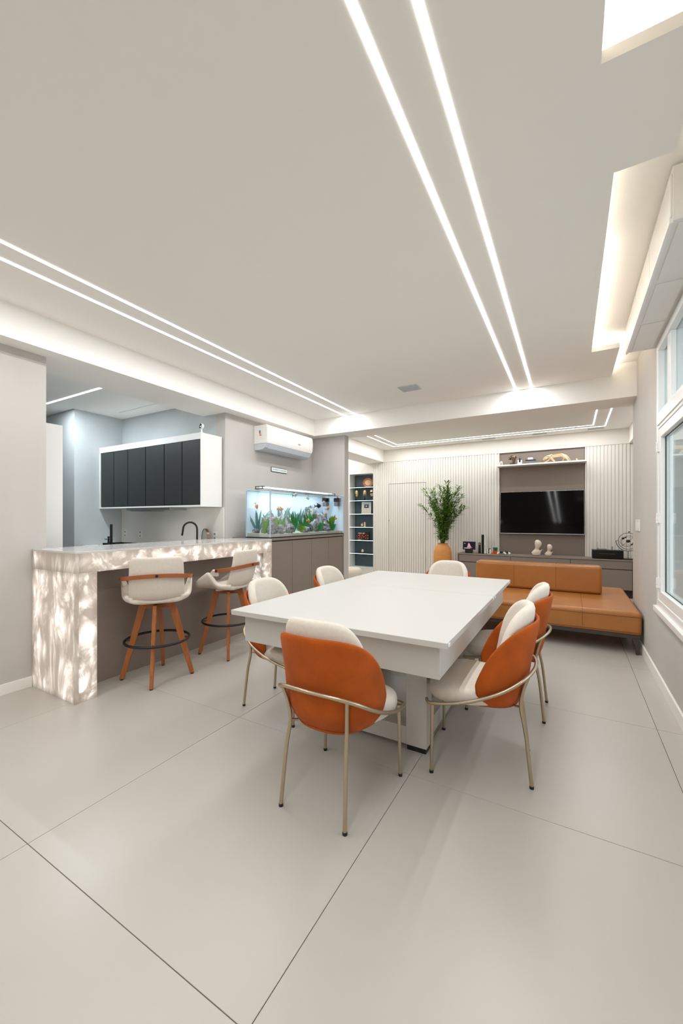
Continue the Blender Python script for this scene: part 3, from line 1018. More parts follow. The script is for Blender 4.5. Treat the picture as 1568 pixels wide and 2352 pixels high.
def leafblade(base, dirv, length, width, bend, m=None, mat_=None):
    b, d = Vector(base), Vector(dirv).normalized()
    side = d.cross(Vector((0.83, -.3, 0.1))).normalized()
    if side.length < .1:
        side = Vector((0, 1, 0))
    mb = MB()
    n_ = 6
    L = []
    for i in range(n_ + 1):
        t = i / n_
        p = b + d * length * t + Vector((0, bend * t * t, -abs(bend) * .3 * t * t))
        wv = width * math.sin(PI * min(1, t * .88 + .06)) ** .8 * (1 if t < 1 else .1)
        L.append((p - side * wv, p + Vector((.002, 0, 0)), p + side * wv))
    o = 0
    for l_ in L:
        mb.v += [tuple(q) for q in l_]
    for i in range(n_):
        for j in range(2):
            a = i * 3 + j
            mb.f.append((a, a + 1, a + 4, a + 3))
    return mb


plants = [(2.97, -2.45, 'g', 5, .11, 'short bright green plant over the left rocks in the aquarium'),
          (3.30, -2.37, 'g2', 5, .10, 'short olive plant at the front glass left of the aquarium centre'),
          (3.60, -2.36, 'g', 6, .09, 'short bushy plant at the front glass below the black angelfish'),
          (3.92, -2.37, 'g', 6, .12, 'short bushy plant at the front glass near the right end'),
          (2.80, -2.42, 'g2', 4, .16, 'olive broad-leaved plant floating by the left glass of the aquarium'),
          (2.86, -2.56, 't', 4, .26, 'dusty long-leaved plant in the left back corner of the aquarium'),
          (2.93, -2.40, 'g2', 5, .20, 'olive plant in front of the left rocks in the aquarium'),
          (3.02, -2.56, 't', 5, .24, 'dusty plant behind the pale peaked rock in the aquarium'),
          (3.06, -2.45, 'g', 5, .19, 'dark green broad-leaved plant left of the aquarium centre'),
          (3.20, -2.56, 't', 6, .33, 'tallest dusty plant with arching leaves in the aquarium'),
          (3.26, -2.43, 'g', 6, .22, 'bright green plant left of the centre in the aquarium'),
          (3.37, -2.55, 't', 5, .28, 'dusty plant at the centre back of the aquarium'),
          (3.42, -2.42, 'g', 7, .16, 'low bushy green plant at the centre front of the aquarium'),
          (3.50, -2.55, 't', 5, .27, 'dusty pointed plant right of the centre in the aquarium'),
          (3.54, -2.43, 'g', 5, .25, 'long bright green leaves beside the tallest rocks'),
          (3.68, -2.38, 'g', 5, .12, 'small green plant growing on the front of the tall rocks'),
          (3.80, -2.56, 't', 5, .27, 'dusty plant behind the right rock heap'),
          (3.86, -2.45, 'g', 5, .19, 'green plant between the filter boxes and the right rocks'),
          (3.97, -2.42, 'g2', 6, .21, 'olive green plant near the right end of the aquarium'),
          (4.03, -2.55, 't', 5, .26, 'dusty plant in the right back corner of the aquarium')]
for i, (y, x, k, n_, L_, lb) in enumerate(plants):
    base = Vector((x * U, y * U, (AZ0 + .036) * U))
    t = thing('aquarium_plant', lb, 'aquatic plant', base, group='plants in the aquarium')
    mm = {'g': M['agreen'], 'g2': M['agreenl'], 't': M['ateal']}[k]
    for j in range(n_):
        a = (j + .5) / n_ * 2 - 1 + R.uniform(-.15, .15)
        ln = L_ * U * R.uniform(.7, 1.0)
        d = (R.uniform(-.12, .12), a * .55, 1)
        up = Vector((0, 0, .0))
        mb = leafblade(base + Vector((0, a * .01, 0)), d, ln, (.019 if k != 'g2' else .024) * R.uniform(.8, 1.2), a * .05)
        lo = (AX0 + gt + .003) * U
        hi = (AX1 - gt - .003) * U
        mb.v = [(min(hi, max(lo, p[0])), min((AY1 - gt - .003) * U, max((AY0 + gt + .003) * U, p[1])), min((wz - .008) * U, p[2])) for p in mb.v]
        build(mb, 'leaf', mm, t, smooth=180)


def fish(x, y, z, L, head, m1, m2, lb, pitch=0):
    t = thing('fish', lb, 'fish', (x * U, y * U, z * U), head, 'fish in the aquarium')
    prof = [(-.5, .03, .05), (-.35, .07, .13), (-.1, .13, .27), (.1, .15, .30), (.3, .12, .24), (.45, .06, .12), (.5, .01, .03)]
    mb = MB().loops([[(px * L, a * L * math.cos(2 * PI * q / 10), b * L * math.sin(2 * PI * q / 10)) for q in range(10)] for px, a, b in prof])
    rt = Matrix.Rotation(pitch, 4, 'Y')
    build(mb.xf(rt), 'body', m1, t, local=True, smooth=180)
    tl = MB().add([(-.45 * L, .01 * L, 0), (-.45 * L, -.01 * L, 0), (-.95 * L, 0, .34 * L), (-.75 * L, 0, .0), (-.95 * L, 0, -.34 * L)], [(0, 2, 3), (0, 3, 4), (1, 3, 2), (1, 4, 3)])
    build(tl.xf(rt), 'tail_fin', m2, t, local=True)
    fn = MB().add([(.15 * L, 0, .26 * L), (-.25 * L, 0, .2 * L), (-.3 * L, 0, .5 * L), (.15 * L, 0, -.24 * L), (-.15 * L, 0, -.22 * L), (-.2 * L, 0, -.42 * L)], [(0, 1, 2), (3, 5, 4)])
    build(fn.xf(rt), 'fin', m2, t, local=True)


fo, fb, fw_, fr = M['fishorange'], M['fishblack'], M['fishwhite'], M['fishred']
fish(-2.39, 3.65, 1.1429, 0.098, 1.3, fb, fb, 'black angelfish with forked tail right of the centre', -.1)
fish(-2.39, 3.135, 0.8991, 0.081, -1.7, fo, fo, 'orange goldfish near the sand left of the centre')
fish(-2.39, 3.002, 0.9128, 0.092, 1.2, fb, fb, 'black fish low in front of the left rocks', .8)
fish(-2.39, 3.458, 0.983, 0.075, 1.6, fo, fw_, 'orange goldfish with white tail at the centre plants')
fish(-2.39, 3.843, 1.1187, 0.081, 1.5, fo, fw_, 'orange goldfish just right of the black angelfish', -.3)
fish(-2.39, 3.804, 1.054, 0.069, 1.6, fo, fw_, 'orange fish above the right rocks')
fish(-2.39, 2.998, 1.0941, 0.069, 1.0, fo, fr, 'orange and white goldfish above the dark green leaves')
fish(-2.52, 2.801, 1.1145, 0.063, .3, fo, fo, 'pale orange fish seen through the left glass', 1.2)
fish(-2.39, 3.227, 1.2444, 0.081, 1.5, fw_, fb, 'white and dark blue fish near the water surface', -.3)
fish(-2.39, 3.442, 1.2261, 0.081, 1.5, fw_, fr, 'white fish with red back near the water surface', .8)
fish(-2.39, 3.762, 1.1851, 0.063, 1.6, fw_, fw_, 'white fish above the black angelfish')
fish(-2.39, 4.06, 1.2513, 0.063, 1.7, fr, fw_, 'red and white fish in the upper right corner of the aquarium', .5)
fish(-2.39, 3.65, 1.0462, 0.063, 1.5, fw_, fr, 'white and red fish over the tallest rocks')
fish(-2.39, 4.02, 1.0051, 0.057, 1.5, fo, fo, 'orange fish in front of the right end plants')
fish(-2.39, 2.88, 1.0081, 0.057, 1.5, fw_, fr, 'white and red fish behind the front corner of the aquarium')
for x, y, lb in ((-2.50, 3.975, 'black filter box hanging in the aquarium, the left one'), (-2.385, 4.045, 'black filter box hanging in the aquarium, the right one')):
    t = thing('aquarium_filter', lb, 'filter', (x * U, y * U, 1.16 * U))
    build(MB().ubox(x - .03, x + .03, y - .035, y + .035, 1.20, 1.246), 'housing', M['blackgloss'], t, bevel=.003)
    build(MB().ubox(x - .026, x + .026, y - .032, y + .032, 1.15, 1.198), 'cartridge', M['grey'], t, bevel=.003)

# ================================================================== AIR CONDITIONER and sign
t = thing('air_conditioner', 'white split air conditioner on the wall above the aquarium', 'air conditioner', (-2.70 * U, 3.47 * U, 1.70 * U))
ya, ybb = 3.068, 3.871
pf = [(-2.793, 1.947), (-2.632, 1.947), (-2.618, 1.93), (-2.612, 1.86), (-2.618, 1.79), (-2.632, 1.762), (-2.793, 1.762)]
mb = MB().loops([[(x * U, y * U, z * U) for x, z in pf] for y in (ya, ybb)])
build(mb, 'body', M['acwhite'], t, bevel=.004, smooth=30)
pf2 = [(-2.793, 1.7615), (-2.634, 1.7615), (-2.655, 1.722), (-2.68, 1.703), (-2.74, 1.697), (-2.793, 1.70)]
build(MB().loops([[(x * U, y * U, z * U) for x, z in pf2] for y in (ya + .004, ybb - .004)]), 'lower_housing', M['acgrey'], t, bevel=.003)
fl = [(-2.630, 1.758), (-2.6265, 1.756), (-2.651, 1.714), (-2.656, 1.717)]
build(MB().loops([[(x * U, y * U, z * U) for x, z in fl] for y in (ya + .045, ybb - .03)]), 'flap', M['acgrey'], t)
# energy sticker on the left end
st = build(MB().ubox(-2.72, -2.66, ya - .0012, ya - .0002, 1.80, 1.895), 'energy_label', M['white'], t)
yq = ya - .0018
build(MB().ubox(-2.722, -2.706, yq, ya - .0012, 1.865, 1.893), 'blue_field', mat('label_blue', (40, 96, 160), .5), st)
for i, (c, wd) in enumerate((((70, 150, 70), .020), ((236, 190, 60), .023), ((236, 140, 50), .026), ((222, 70, 50), .029))):
    build(MB().ubox(-2.720, -2.720 + wd, yq, ya - .0012, 1.858 - i * .0062, 1.8635 - i * .0062), 'rating_bar', mat('label_bar', c, .5), st)
text('GREE', 'logo', M['grey'], t, .028, ((-2.611) * U, 3.60 * U, 1.825 * U), (PI / 2, 0, PI / 2))

t = thing('wall_sign', 'narrow white sign with black edge on the wall above the aquarium', 'sign', (-2.79 * U, 3.466 * U, 1.511 * U))
build(MB().ubox(XL, XL + .006, 3.332, 3.601, 1.511, 1.561), 'frame', M['black'], t)
build(MB().ubox(XL + .006, XL + .0075, 3.337, 3.601, 1.516, 1.557), 'face', M['white'], t)
gl = MB()
yy = 3.350
for wd_ in (5, 2, 6, 3, 2, 6, 7):
    for q in range(wd_ if wd_ < 4 else wd_ - 1):
        if R.random() < .92:
            gl.ubox(XL + .0075, XL + .0078, yy, yy + .0045, 1.530, 1.543)
            if R.random() < .5:
                gl.ubox(XL + .0075, XL + .0078, yy, yy + .006, 1.541, 1.5435)
        yy += .0078
    yy += .005
    if yy > 3.585:
        break
build(gl, 'lettering', mat('pale_lettering', (150, 160, 172), .6), t)

# ================================================================== POOL-TABLE STYLE DINING TABLE
TX0, TX1, TY0, TY1, TZ = -1.368, -.362, 1.347, 2.98, .578
t = thing('dining_table', 'large white rectangular dining table with thick apron', 'table', (-.865 * U, 2.16 * U, 0))
sy = 2.98 - .555
sy = 2.30
build(MB().ubox(TX0, TX1, TY0, sy - .001, TZ - .0225, TZ), 'top_board', M['table'], t, bevel=.0025)
build(MB().ubox(TX0, TX1, sy + .001, TY1, TZ - .0225, TZ), 'top_board', M['table'], t, bevel=.0025)
for y in (TY0 + .02, sy - .03, sy + .03, TY1 - .09):
    build(MB().box(TX1 * U - .002, TX1 * U + .004, y * U - .012, y * U + .012, (TZ - .016) * U, (TZ - .004) * U), 'hinge', M['white'], t, bevel=.001)
ax0, ax1, ay0, ay1, az = -1.333, -.4045, 1.4025, 2.93, .425
ap = MB().ubox(ax0, ax1, ay0, ay0 + .03, az, TZ - .023).ubox(ax0, ax1, ay1 - .03, ay1, az, TZ - .023).ubox(ax0, ax0 + .03, ay0 + .03, ay1 - .03, az, TZ - .023).ubox(ax1 - .03, ax1, ay0 + .03, ay1 - .03, az, TZ - .023)
ap.ubox(ax0 + .03, ax1 - .03, ay0 + .03, ay1 - .03, az + .03, TZ - .03)
build(ap, 'apron', M['table'], t, bevel=.002)
lx0, lx1, ly0, ly1 = -1.213, -.528, 1.638, 2.69
for x0 in (lx0, lx1 - .0915):
    for y0 in (ly0, ly1 - .072):
        lgp = build(MB().ubox(x0, x0 + .0915, y0, y0 + .072, .022, az), 'leg', M['table'], t, bevel=.002)
        build(MB().ubox(x0 + .004, x0 + .0875, y0 + .004, y0 + .068, .0, .022), 'foot_block', M['black'], lgp)
for y0 in (ly0 + .002, ly1 - .07):
    build(MB().ubox(lx0 + .0915, lx1 - .0915, y0, y0 + .06, .022, .098), 'stretcher', M['table'], t, bevel=.002)
for x0 in (lx0 + .015, lx1 - .075):
    build(MB().ubox(x0, x0 + .06, ly0 + .072, ly1 - .072, .022, .098), 'stretcher', M['table'], t, bevel=.002)


# ================================================================== DINING CHAIRS
def superloop(a, b, z, n=40, e=2.6, cy=0.0):
    L = []
    for k_ in range(n):
        q = 2 * PI * k_ / n
        c, s_ = math.cos(q), math.sin(q)
        L.append((a * math.copysign(abs(c) ** (2 / e), c), cy + b * math.copysign(abs(s_) ** (2 / e), s_), z))
    return L


def chair_wall(phi, z, off=0.0):
    """plan of the tub back at angle phi (0 = straight behind) and height z"""
    k_ = 1 - .065 * min(1, max(0, (.78 - z) / .21))
    if z < .50:
        k_ -= .19 * ((.50 - z) / .13) ** 1.7
    rx = (.271 - off) * k_
    ry = (.262 - off) * k_
    lean = -.045 * max(0, (z - .5)) / .38
    c, s_ = math.cos(phi), math.sin(phi)
    x = rx * math.copysign(abs(s_) ** .86, s_)
    y = -ry * math.copysign(abs(c) ** .86, c) + .005 + lean * max(0, c)
    return x, y


def make_chair(label):
    t = thing('dining_chair', label, 'chair', (0, 0, 0), 0, 'orange and cream dining chairs around the white table')
    P90 = math.radians(92)

    def shell(u, v):
        phi = (u * 2 - 1) * P90
        zt = .50 + .318 * max(0.0, 1 - abs(u * 2 - 1) ** 3.2) ** .72
        z = .372 + (zt - .372) * v
        x, y = chair_wall(phi, z)
        return (x, y, z)
    build(MB().grid(shell, 26, 10), 'shell', M['orange'], t, local=True, smooth=180, solid=.020, subs=1)
    # floor of the shell under the seat
    bt = MB().loops([superloop(.14, .14, .363, 32, 2.4, -.02), superloop(.178, .170, .368, 32, 2.4, -.02), superloop(.190, .176, .380, 32, 2.4, -.02)])
    build(bt, 'seat_base', M['orange'], t, local=True, smooth=180)

    P2 = math.radians(71)

    def cush(u, v):
        a = u * 2 - 1
        phi = a * P2 * (.90 + .10 * v)
        zt = .44 + .445 * max(0.0, 1 - abs(a) ** 4.2) ** (1 / 2.0)
        z = .43 + (zt - .43) * v
        x, y = chair_wall(phi, z, .024)
        x *= (1 - .05 * max(0, (z - .80) / .09))
        return (x, y + .004, z)
    build(MB().grid(cush, 20, 9), 'back_cushion', M['cream'], t, local=True, smooth=180, solid=.052, subs=1)

    def sl(k_, z):
        n_ = 44
        L = []
        for q in range(n_):
            a = 2 * PI * q / n_
            c, s_ = math.cos(a), math.sin(a)
            e = 3.4 if s_ > 0 else 2.3
            yy_ = .02 + (.250 if s_ > 0 else .225) * k_ * math.copysign(abs(s_) ** (2 / e), s_)
            q2 = min(1, max(0, (yy_ + .05) / .12))
            x = (.222 + .032 * q2 * q2 * (3 - 2 * q2)) * k_ * math.copysign(abs(c) ** (2 / e), c)
            y = .02 + (.250 if s_ > 0 else .225) * k_ * math.copysign(abs(s_) ** (2 / e), s_)
            L.append((x, y, z + (.010 * (y > .1) * (-(y - .1) / .15))))
        return L
    build(MB().loops([sl(.84, .383), sl(.95, .386), sl(.99, .396), sl(1.0, .415), sl(1.0, .435), sl(.985, .452), sl(.94, .464), sl(.82, .470), sl(.45, .474), sl(.1, .475)]), 'seat', M['cream'], t, local=True, smooth=180, subs=1)
    half = [(.20, .266, .370), (.250, .238, .374), (.266, .12, .398), (.262, .0, .434), (.248, -.115, .486), (.206, -.205, .540), (.115, -.258, .570), (0, -.274, .577)]
    path = [(-x, y, z) for x, y, z in half[:-1]] + [half[-1]] + [p for p in reversed(half[:-1])]
    build(MB().tube(crom(path, 6), .0092, 12), 'support_ring', M['champagne'], t, local=True, smooth=180)
    for sx in (-1, 1):
        lp = build(MB().tube([(sx * .229, .236, .012), (sx * .222, .232, .368)], [.0085, .0095], 12), 'leg', M['champagne'], t, local=True, smooth=60)
        build(MB().tube([(sx * .229, .236, 0), (sx * .229, .236, .013)], .0105, 12), 'foot_cap', M['rubber'], lp, local=True, smooth=60)
        rl_ = crom([(sx * .170, -.243, .012), (sx * .160, -.218, .25), (sx * .152, -.195, .385), (sx * .158, -.205, .47), (sx * .172, -.228, .550)], 5)
        lp = build(MB().tube(rl_, .0092, 12).tube([(sx * .152, -.195, .385), (sx * .13, -.165, .378)], .006, 8), 'leg', M['champagne'], t, local=True, smooth=60)
        build(MB().tube([(sx * .170, -.243, 0), (sx * .170, -.243, .013)], .0105, 12), 'foot_cap', M['rubber'], lp, local=True, smooth=60)
    return t


def ang(dx, dy):
    return math.atan2(dy, dx) - PI / 2


ch = make_chair('orange and cream dining chair at the near end of the table, back to the viewer')
ch.location = (-.747 * U, 1.28 * U, 0)
ch.rotation_euler.z = ang(0, 1)
dup(ch, (-.323 * U, 1.733 * U, 0), ang(-.3385, -.045), 'orange and cream dining chair on the right side of the table, nearest the viewer')
dup(ch, (-.296 * U, 2.311 * U, 0), ang(-1, 0), 'orange and cream dining chair on the right side of the table, nearest the sofa')
dup(ch, (-1.333 * U, 1.715 * U, 0), ang(1, 0), 'orange and cream dining chair on the left side of the table, nearest the bar stools')
dup(ch, (-1.333 * U, 2.375 * U, 0), ang(1, 0), 'orange and cream dining chair on the left side of the table, nearest the aquarium cabinet')
dup(ch, (-.842 * U, 3.035 * U, 0), ang(0, -1), 'orange and cream dining chair at the far end of the table, before the clay vase')


# ================================================================== BAR STOOLS
def make_stool(cx, cy, face, label):
    t = thing('bar_stool', label, 'stool', (cx, cy, 0), 0, 'cream and wood bar stools at the onyx counter')
    f = .193
    rt = Matrix.Rotation(face, 4, 'Z')
    for sx in (-1, 1):
        for sy_ in (-1, 1):
            w_ = Vector((sx, sy_, 0)).normalized()
            p0 = Vector((sx * f, sy_ * f, .008))
            p1 = Vector((sx * .076, sy_ * .076, .628))
            lp = build(MB().plank(p0, p1, w_, .034, .062, .026, .030), 'leg', M['wood'], t, local=True, bevel=.004)
            build(MB().cyl(p0.x, p0.y, 0, .009, .013, seg=12), 'foot_pad', M['rubber'], lp, local=True)
    for s_ in (-1, 1):
        d = Vector((1, s_, 0)).normalized()
        build(MB().plank(d * -.10 + Vector((0, 0, .604 + s_ * .002)), d * .10 + Vector((0, 0, .604 + s_ * .002)), (0, 0, 1), .046, .046, .03), 'cross_beam', M['wood'], t, local=True, bevel=.003)
    ring = [(.250 * math.cos(2 * PI * q / 48), .250 * math.sin(2 * PI * q / 48), .322) for q in range(48)]
    fr_ = build(MB().tube(ring, .0105, 10, closed=True), 'foot_ring', M['black'], t, local=True, smooth=180)
    for a in (45, 135, 225, 315):
        c, s_ = math.cos(math.radians(a)), math.sin(math.radians(a))
        build(MB().tube([(.19 * c, .19 * s_, .322), (.245 * c, .245 * s_, .322)], .006, 8), 'bolt', M['black'], fr_, local=True)
    sw = MB().cyl(0, 0, .626, .642, .075).box(-.10, .10, -.10, .10, .641, .648)
    build(sw, 'swivel_plate', M['black'], t, local=True)
    # seat tub: profile across runs wing - bottom - wing, along runs front to back

    def s_g(v):
        return math.exp(-((v - .5) / .28) ** 2)

    def tub(u, v):
        a = u * 2 - 1
        y = .245 - .410 * v
        wd = .175 + .090 * math.sin(PI * min(.78, .16 + v * .66))
        if v < .50:
            q_ = v / .50
            h_ = .030 + .135 * q_
        else:
            q_ = min(1, (v - .50) / .26)
            h_ = .165 - .12 * q_ * q_ * (3 - 2 * q_)
        s_ = abs(a)
        if v > .6:
            wd *= 1 - .22 * ((v - .6) / .4) ** 2
        x = math.copysign((wd - .052 * s_g(v)) * min(1, s_ * 1.28) ** .85 + .052 * s_g(v) * s_ ** 5, a)
        z = .664 + h_ * s_ ** 4.6 + .010 * (1 - v)
        if v < .16:
            k2 = (.16 - v) / .16
            z -= k2 * k2 * .018
            x *= 1 - k2 * k2 * .22
        return (x, y, z)
    build(MB().grid(tub, 18, 14).xf(rt), 'seat', M['cream'], t, local=True, smooth=180, solid=.042, subs=1, soff=0)
    under = MB().loops([superloop(.12, .14, .646, 28), superloop(.17, .19, .655, 28), superloop(.19, .21, .672, 28)])
    build(under.xf(rt), 'seat_underside', M['cream'], t, local=True, smooth=180)

    def back(u, v):
        a = u * 2 - 1
        z = .640 + .390 * v
        hw = .212 - .018 * v
        if v > .86:
            hw *= 1 - .10 * ((v - .86) / .14) ** 2.4
        if v < .22:
            hw *= .90 + .10 * (v / .22) ** .6
        x = a * hw
        y = -.170 - .055 * math.sin(min(1, v * 1.3) * PI / 2) - .025 * v + .075 * abs(a) ** 2.2 * (1 - .35 * v)
        if v < .22:
            y += .13 * (1 - v / .22) ** 2
        return (x, y, z)
    build(MB().grid(back, 14, 14).xf(rt), 'backrest', M['cream'], t, local=True, smooth=180, solid=.032, subs=1, soff=0)
    # bent wood band round the back to the wings
    bp_ = crom([(-.268, -.045, .842), (-.262, -.12, .852), (-.225, -.205, .866), (-.12, -.262, .880), (0, -.275, .884), (.12, -.262, .880), (.225, -.205, .866), (.262, -.12, .852), (.268, -.045, .842)], 6)
    band = MB()
    rings = []
    for i, p in enumerate(bp_):
        tg = (bp_[min(i + 1, len(bp_) - 1)] - bp_[max(i - 1, 0)]).normalized()
        nn = Vector((0, 0, 1)).cross(tg).normalized()
        rings.append([p + nn * a * .0055 + Vector((0, 0, b * .016)) for a, b in ((-1, -1), (1, -1), (1, 1), (-1, 1))])
    band.loops(rings)
    bo = build(band.xf(rt), 'arm_band', M['band'], t, local=True, bevel=.0015)
    for p, ax in (((0, -.281, .884), 'y'), ((.274, -.06, .845), 'x'), ((-.274, -.06, .845), 'x')):
        k_ = MB().cyl(0, 0, -.004, .004, .011, seg=14)
        k_.xf(Matrix.Translation(p) @ Matrix.Rotation(PI / 2, 4, 'X' if ax == 'y' else 'Y')).xf(rt)
        build(k_, 'screw', M['black'], bo, local=True)
    for sx in (-1, 1):
        tb_ = MB().plank((sx * .240, .0, .79), (sx * .262, -.04, .853), (0, 1, 0), .12, .055, .022)
        build(tb_.xf(rt), 'arm_tab', M['cream'], t, local=True, bevel=.006)
    return t


make_stool(-2.27 * U, 1.6075 * U, ang(-.80, .60) , 'cream bar stool with wooden legs seen from behind, nearest the onyx leg')
make_stool(-2.235 * U, 2.177 * U, ang(-.985, -.17), 'cream bar stool turned sideways, nearest the aquarium')

# ================================================================== LEATHER SOFA
sx0, sx1, sy0, sy1 = -1.03, .4515, 3.592, 4.84
t = thing('leather_sofa', 'long tan leather daybed sofa with low back by the right wall', 'sofa', (-.28 * U, 4.2 * U, 0))
build(MB().ubox(sx0, sx1, sy0, sy1, .145, .313), 'seat', M['leather'], t, bevel=.034, seg=6, smooth=50)
for X in (-.66, -.291, .0786):
    build(MB().tube([(X * U, sy0 * U - .0002, .175 * U), (X * U, sy0 * U - .0002, .285 * U), (X * U, sy0 * U + .010, (.313 - .006) * U), (X * U, sy0 * U + .04, .3133 * U), (X * U, 4.26 * U, .3133 * U)], .0024, 6), 'seam', M['seam'], t)
build(MB().ubox(-.857, .247, 4.282, 4.45, .3135, .568), 'back_cushion', M['leather'], t, bevel=.038, seg=6, smooth=50)
for X in (-.489, -.121):
    build(MB().tube([(X * U, 4.282 * U - .0002, .345 * U), (X * U, 4.282 * U - .0002, .54 * U), (X * U, 4.282 * U + .011, .560 * U), (X * U, 4.282 * U + .05, .568 * U), (X * U, 4.42 * U, .568 * U)], .0022, 6), 'seam', M['seam'], t)
pip = MB().tube([(sx0 * U, sy0 * U - .001, .279 * U), (sx1 * U - .004, sy0 * U - .001, .279 * U)], .0026, 6).tube([(sx0 * U, sy0 * U - .001, .166 * U), (sx1 * U - .004, sy0 * U - .001, .166 * U)], .002, 6)
build(pip, 'piping', M['seam'], t)
fr_ = MB().ubox(sx0 + .015, sx1 - .012, sy0 + .016, sy0 + .045, .118, .145).ubox(sx0 + .015, sx1 - .012, sy1 - .045, sy1 - .016, .118, .145)
fr_.ubox(sx0 + .015, sx0 + .045, sy0 + .045, sy1 - .045, .118, .145).ubox(sx1 - .042, sx1 - .012, sy0 + .045, sy1 - .045, .118, .145)
build(fr_, 'base_frame', M['gunmetal'], t, bevel=.003)
for X in (sx0 + .03, sx1 - .026):
    for Y in (sy0 + .03, sy1 - .03):
        s_ = 1 if X > 0 else -1
        mb = MB().loops([[((X + dx * .010) * U, (Y + dy * .010) * U, 0) for dx, dy in ((-1, -1), (1, -1), (1, 1), (-1, 1))],
                         [((X + dx * .014) * U, (Y + dy * .013) * U, .06 * U) for dx, dy in ((-1, -1), (1, -1), (1, 1), (-1, 1))],
                         [((X + dx * .016 - s_ * (.02 if dx * s_ < 0 else 0)) * U, (Y + dy * .016) * U, .118 * U) for dx, dy in ((-1, -1), (1, -1), (1, 1), (-1, 1))]])
        build(mb, 'leg', M['gunmetal'], t, bevel=.003)

# ================================================================== TV WALL
t = thing('television', 'large flat television with silver frame on the grey panel', 'television', (-.378 * U, 6.38 * U, .783 * U))
tv = Matrix.Translation((0, 6.366 * U, .7835 * U)) @ Matrix.Rotation(math.radians(-4.4), 4, 'X')
build(MB().box(-.9217 * U, .166 * U, 0, .034, 0, .6205 * U).xf(tv), 'housing', M['steel'], t, bevel=.002)
build(MB().box(-.9165 * U, .1607 * U, -.003, 0, .0095 * U, .6165 * U).xf(tv), 'screen', M['screen'], t)
build(MB().ubox(-.6, -.15, 6.432, 6.447, .95, 1.25), 'wall_mount', M['black'], t)

t = thing('console_cabinet', 'long low taupe media console under the television', 'cabinet', (-.35 * U, 6.25 * U, 0))
ZT = .484
build(MB().ubox(-1.48, 1.35, 6.115, YW - .003, .10, ZT - .018), 'carcass', M['taupe_dark'], t)
build(MB().ubox(-1.486, 1.355, 6.10, YW - .002, ZT - .018, ZT), 'top_board', M['taupe'], t, bevel=.002)
build(MB().ubox(-1.486, -1.471, 6.10, YW - .002, .10, ZT - .018), 'side_panel', M['taupe'], t, bevel=.001)
build(MB().ubox(-1.45, 1.33, 6.16, YW - .004, 0, .10), 'toe_kick', M['toe'], t)
seams = [-1.466, -.740, -.003, .667, 1.35]
for i in range(4):
    build(MB().ubox(seams[i] + .003, seams[i + 1] - .003, 6.102, 6.116, .365, ZT - .023), 'drawer', M['taupe'], t, bevel=.001)
    build(MB().ubox(seams[i] + .003, seams[i + 1] - .003, 6.102, 6.116, .105, .355), 'lower_drawer', M['taupe'], t, bevel=.001)

solo(MB().ubox(-.952, .188, 6.26, 6.447, 1.775, 1.796), 'floating_shelf', M['lacquer'], 'white floating shelf above the television', 'shelf', bevel=.002)

# things on the floating shelf
ZF = 1.7965 * U
YS = 6.335 * U


def skinned(name, m, parent, verts, edges, radii, sub=0, smooth=False, local=False):
    me = bpy.data.meshes.new(name)
    g = origin(parent) if parent is not None and not local else Vector((0, 0, 0))
    me.from_pydata([tuple(Vector(v) - g) for v in verts], edges, [])
    me.materials.append(m)
    o = bpy.data.objects.new(name, me)
    col.objects.link(o)
    o.parent = parent
    d = o.modifiers.new('skin', 'SKIN')
    sv = me.skin_vertices[0].data if me.skin_vertices else None
    if sv is None:
        bm = bmesh.new()
        bm.from_mesh(me)
        bm.verts.layers.skin.verify()
        bm.to_mesh(me)
        bm.free()
        sv = me.skin_vertices[0].data
    for i, r in enumerate(radii):
        sv[i].radius = (r, r) if not isinstance(r, tuple) else r
        sv[i].use_root = (i == 0)
    d.use_smooth_shade = smooth
    if sub:
        q = o.modifiers.new('sub', 'SUBSURF')
        q.levels = q.render_levels = sub
    return o


t = thing('panther_statue', 'pale gold faceted prowling panther statue on the white shelf', 'statue', (-.16 * U, YS, ZF))
px_ = [(-.165, .135, .036, .024), (.0, 0, 0, 0)]
V = [(.00, 0, .118), (-.06, 0, .112), (-.125, 0, .122), (-.165, 0, .108), (-.205, 0, .082), (-.235, 0, .058),      # spine to nose
     (.07, 0, .125), (.115, 0, .118),                                                                               # rump 6,7
     (-.13, .025, .085), (-.155, .028, .045), (-.22, .03, .012),                                                  # front leg reaching 8,9,10
     (-.10, -.025, .082), (-.07, -.028, .045), (-.04, -.03, .012),                                                # other front leg 11..13
     (.11, .024, .085), (.095, .026, .055), (.085, .026, .012),                                                   # hind leg 14..16
     (.125, -.024, .085), (.16, -.026, .055), (.18, -.026, .012),                                                 # hind leg 17..19
     (.15, 0, .112), (.185, 0, .072), (.21, 0, .02)]                                                              # tail
E_ = [(0, 1), (1, 2), (2, 3), (3, 4), (4, 5), (0, 6), (6, 7), (2, 8), (8, 9), (9, 10), (2, 11), (11, 12), (12, 13), (7, 14), (14, 15), (15, 16), (7, 17), (17, 18), (18, 19), (7, 20), (20, 21), (21, 22)]
rad = [.030, .030, .034, .024, .026, .014, .030, .030, .016, .012, .010, .016, .012, .010, .018, .012, .009, .018, .012, .009, .010, .007, .005]
skinned('body', M['goldpale'], t, [(v[0] - .17 * U + .01, YS + v[1], ZF + v[2]) for v in V], E_, rad)
hx = -.17 * U + .01
ears = MB()
for s_ in (-1, 1):
    ears.loops([[(hx - .2 + a * .010, YS + s_ * .018 + b * .006, ZF + .10) for a, b in ((-1, -1), (1, -1), (1, 1), (-1, 1))], [(hx - .195 + a * .002, YS + s_ * .022 + b * .002, ZF + .122) for a, b in ((-1, -1), (1, -1), (1, 1), (-1, 1))]])
build(ears, 'ear', M['goldpale'], t)

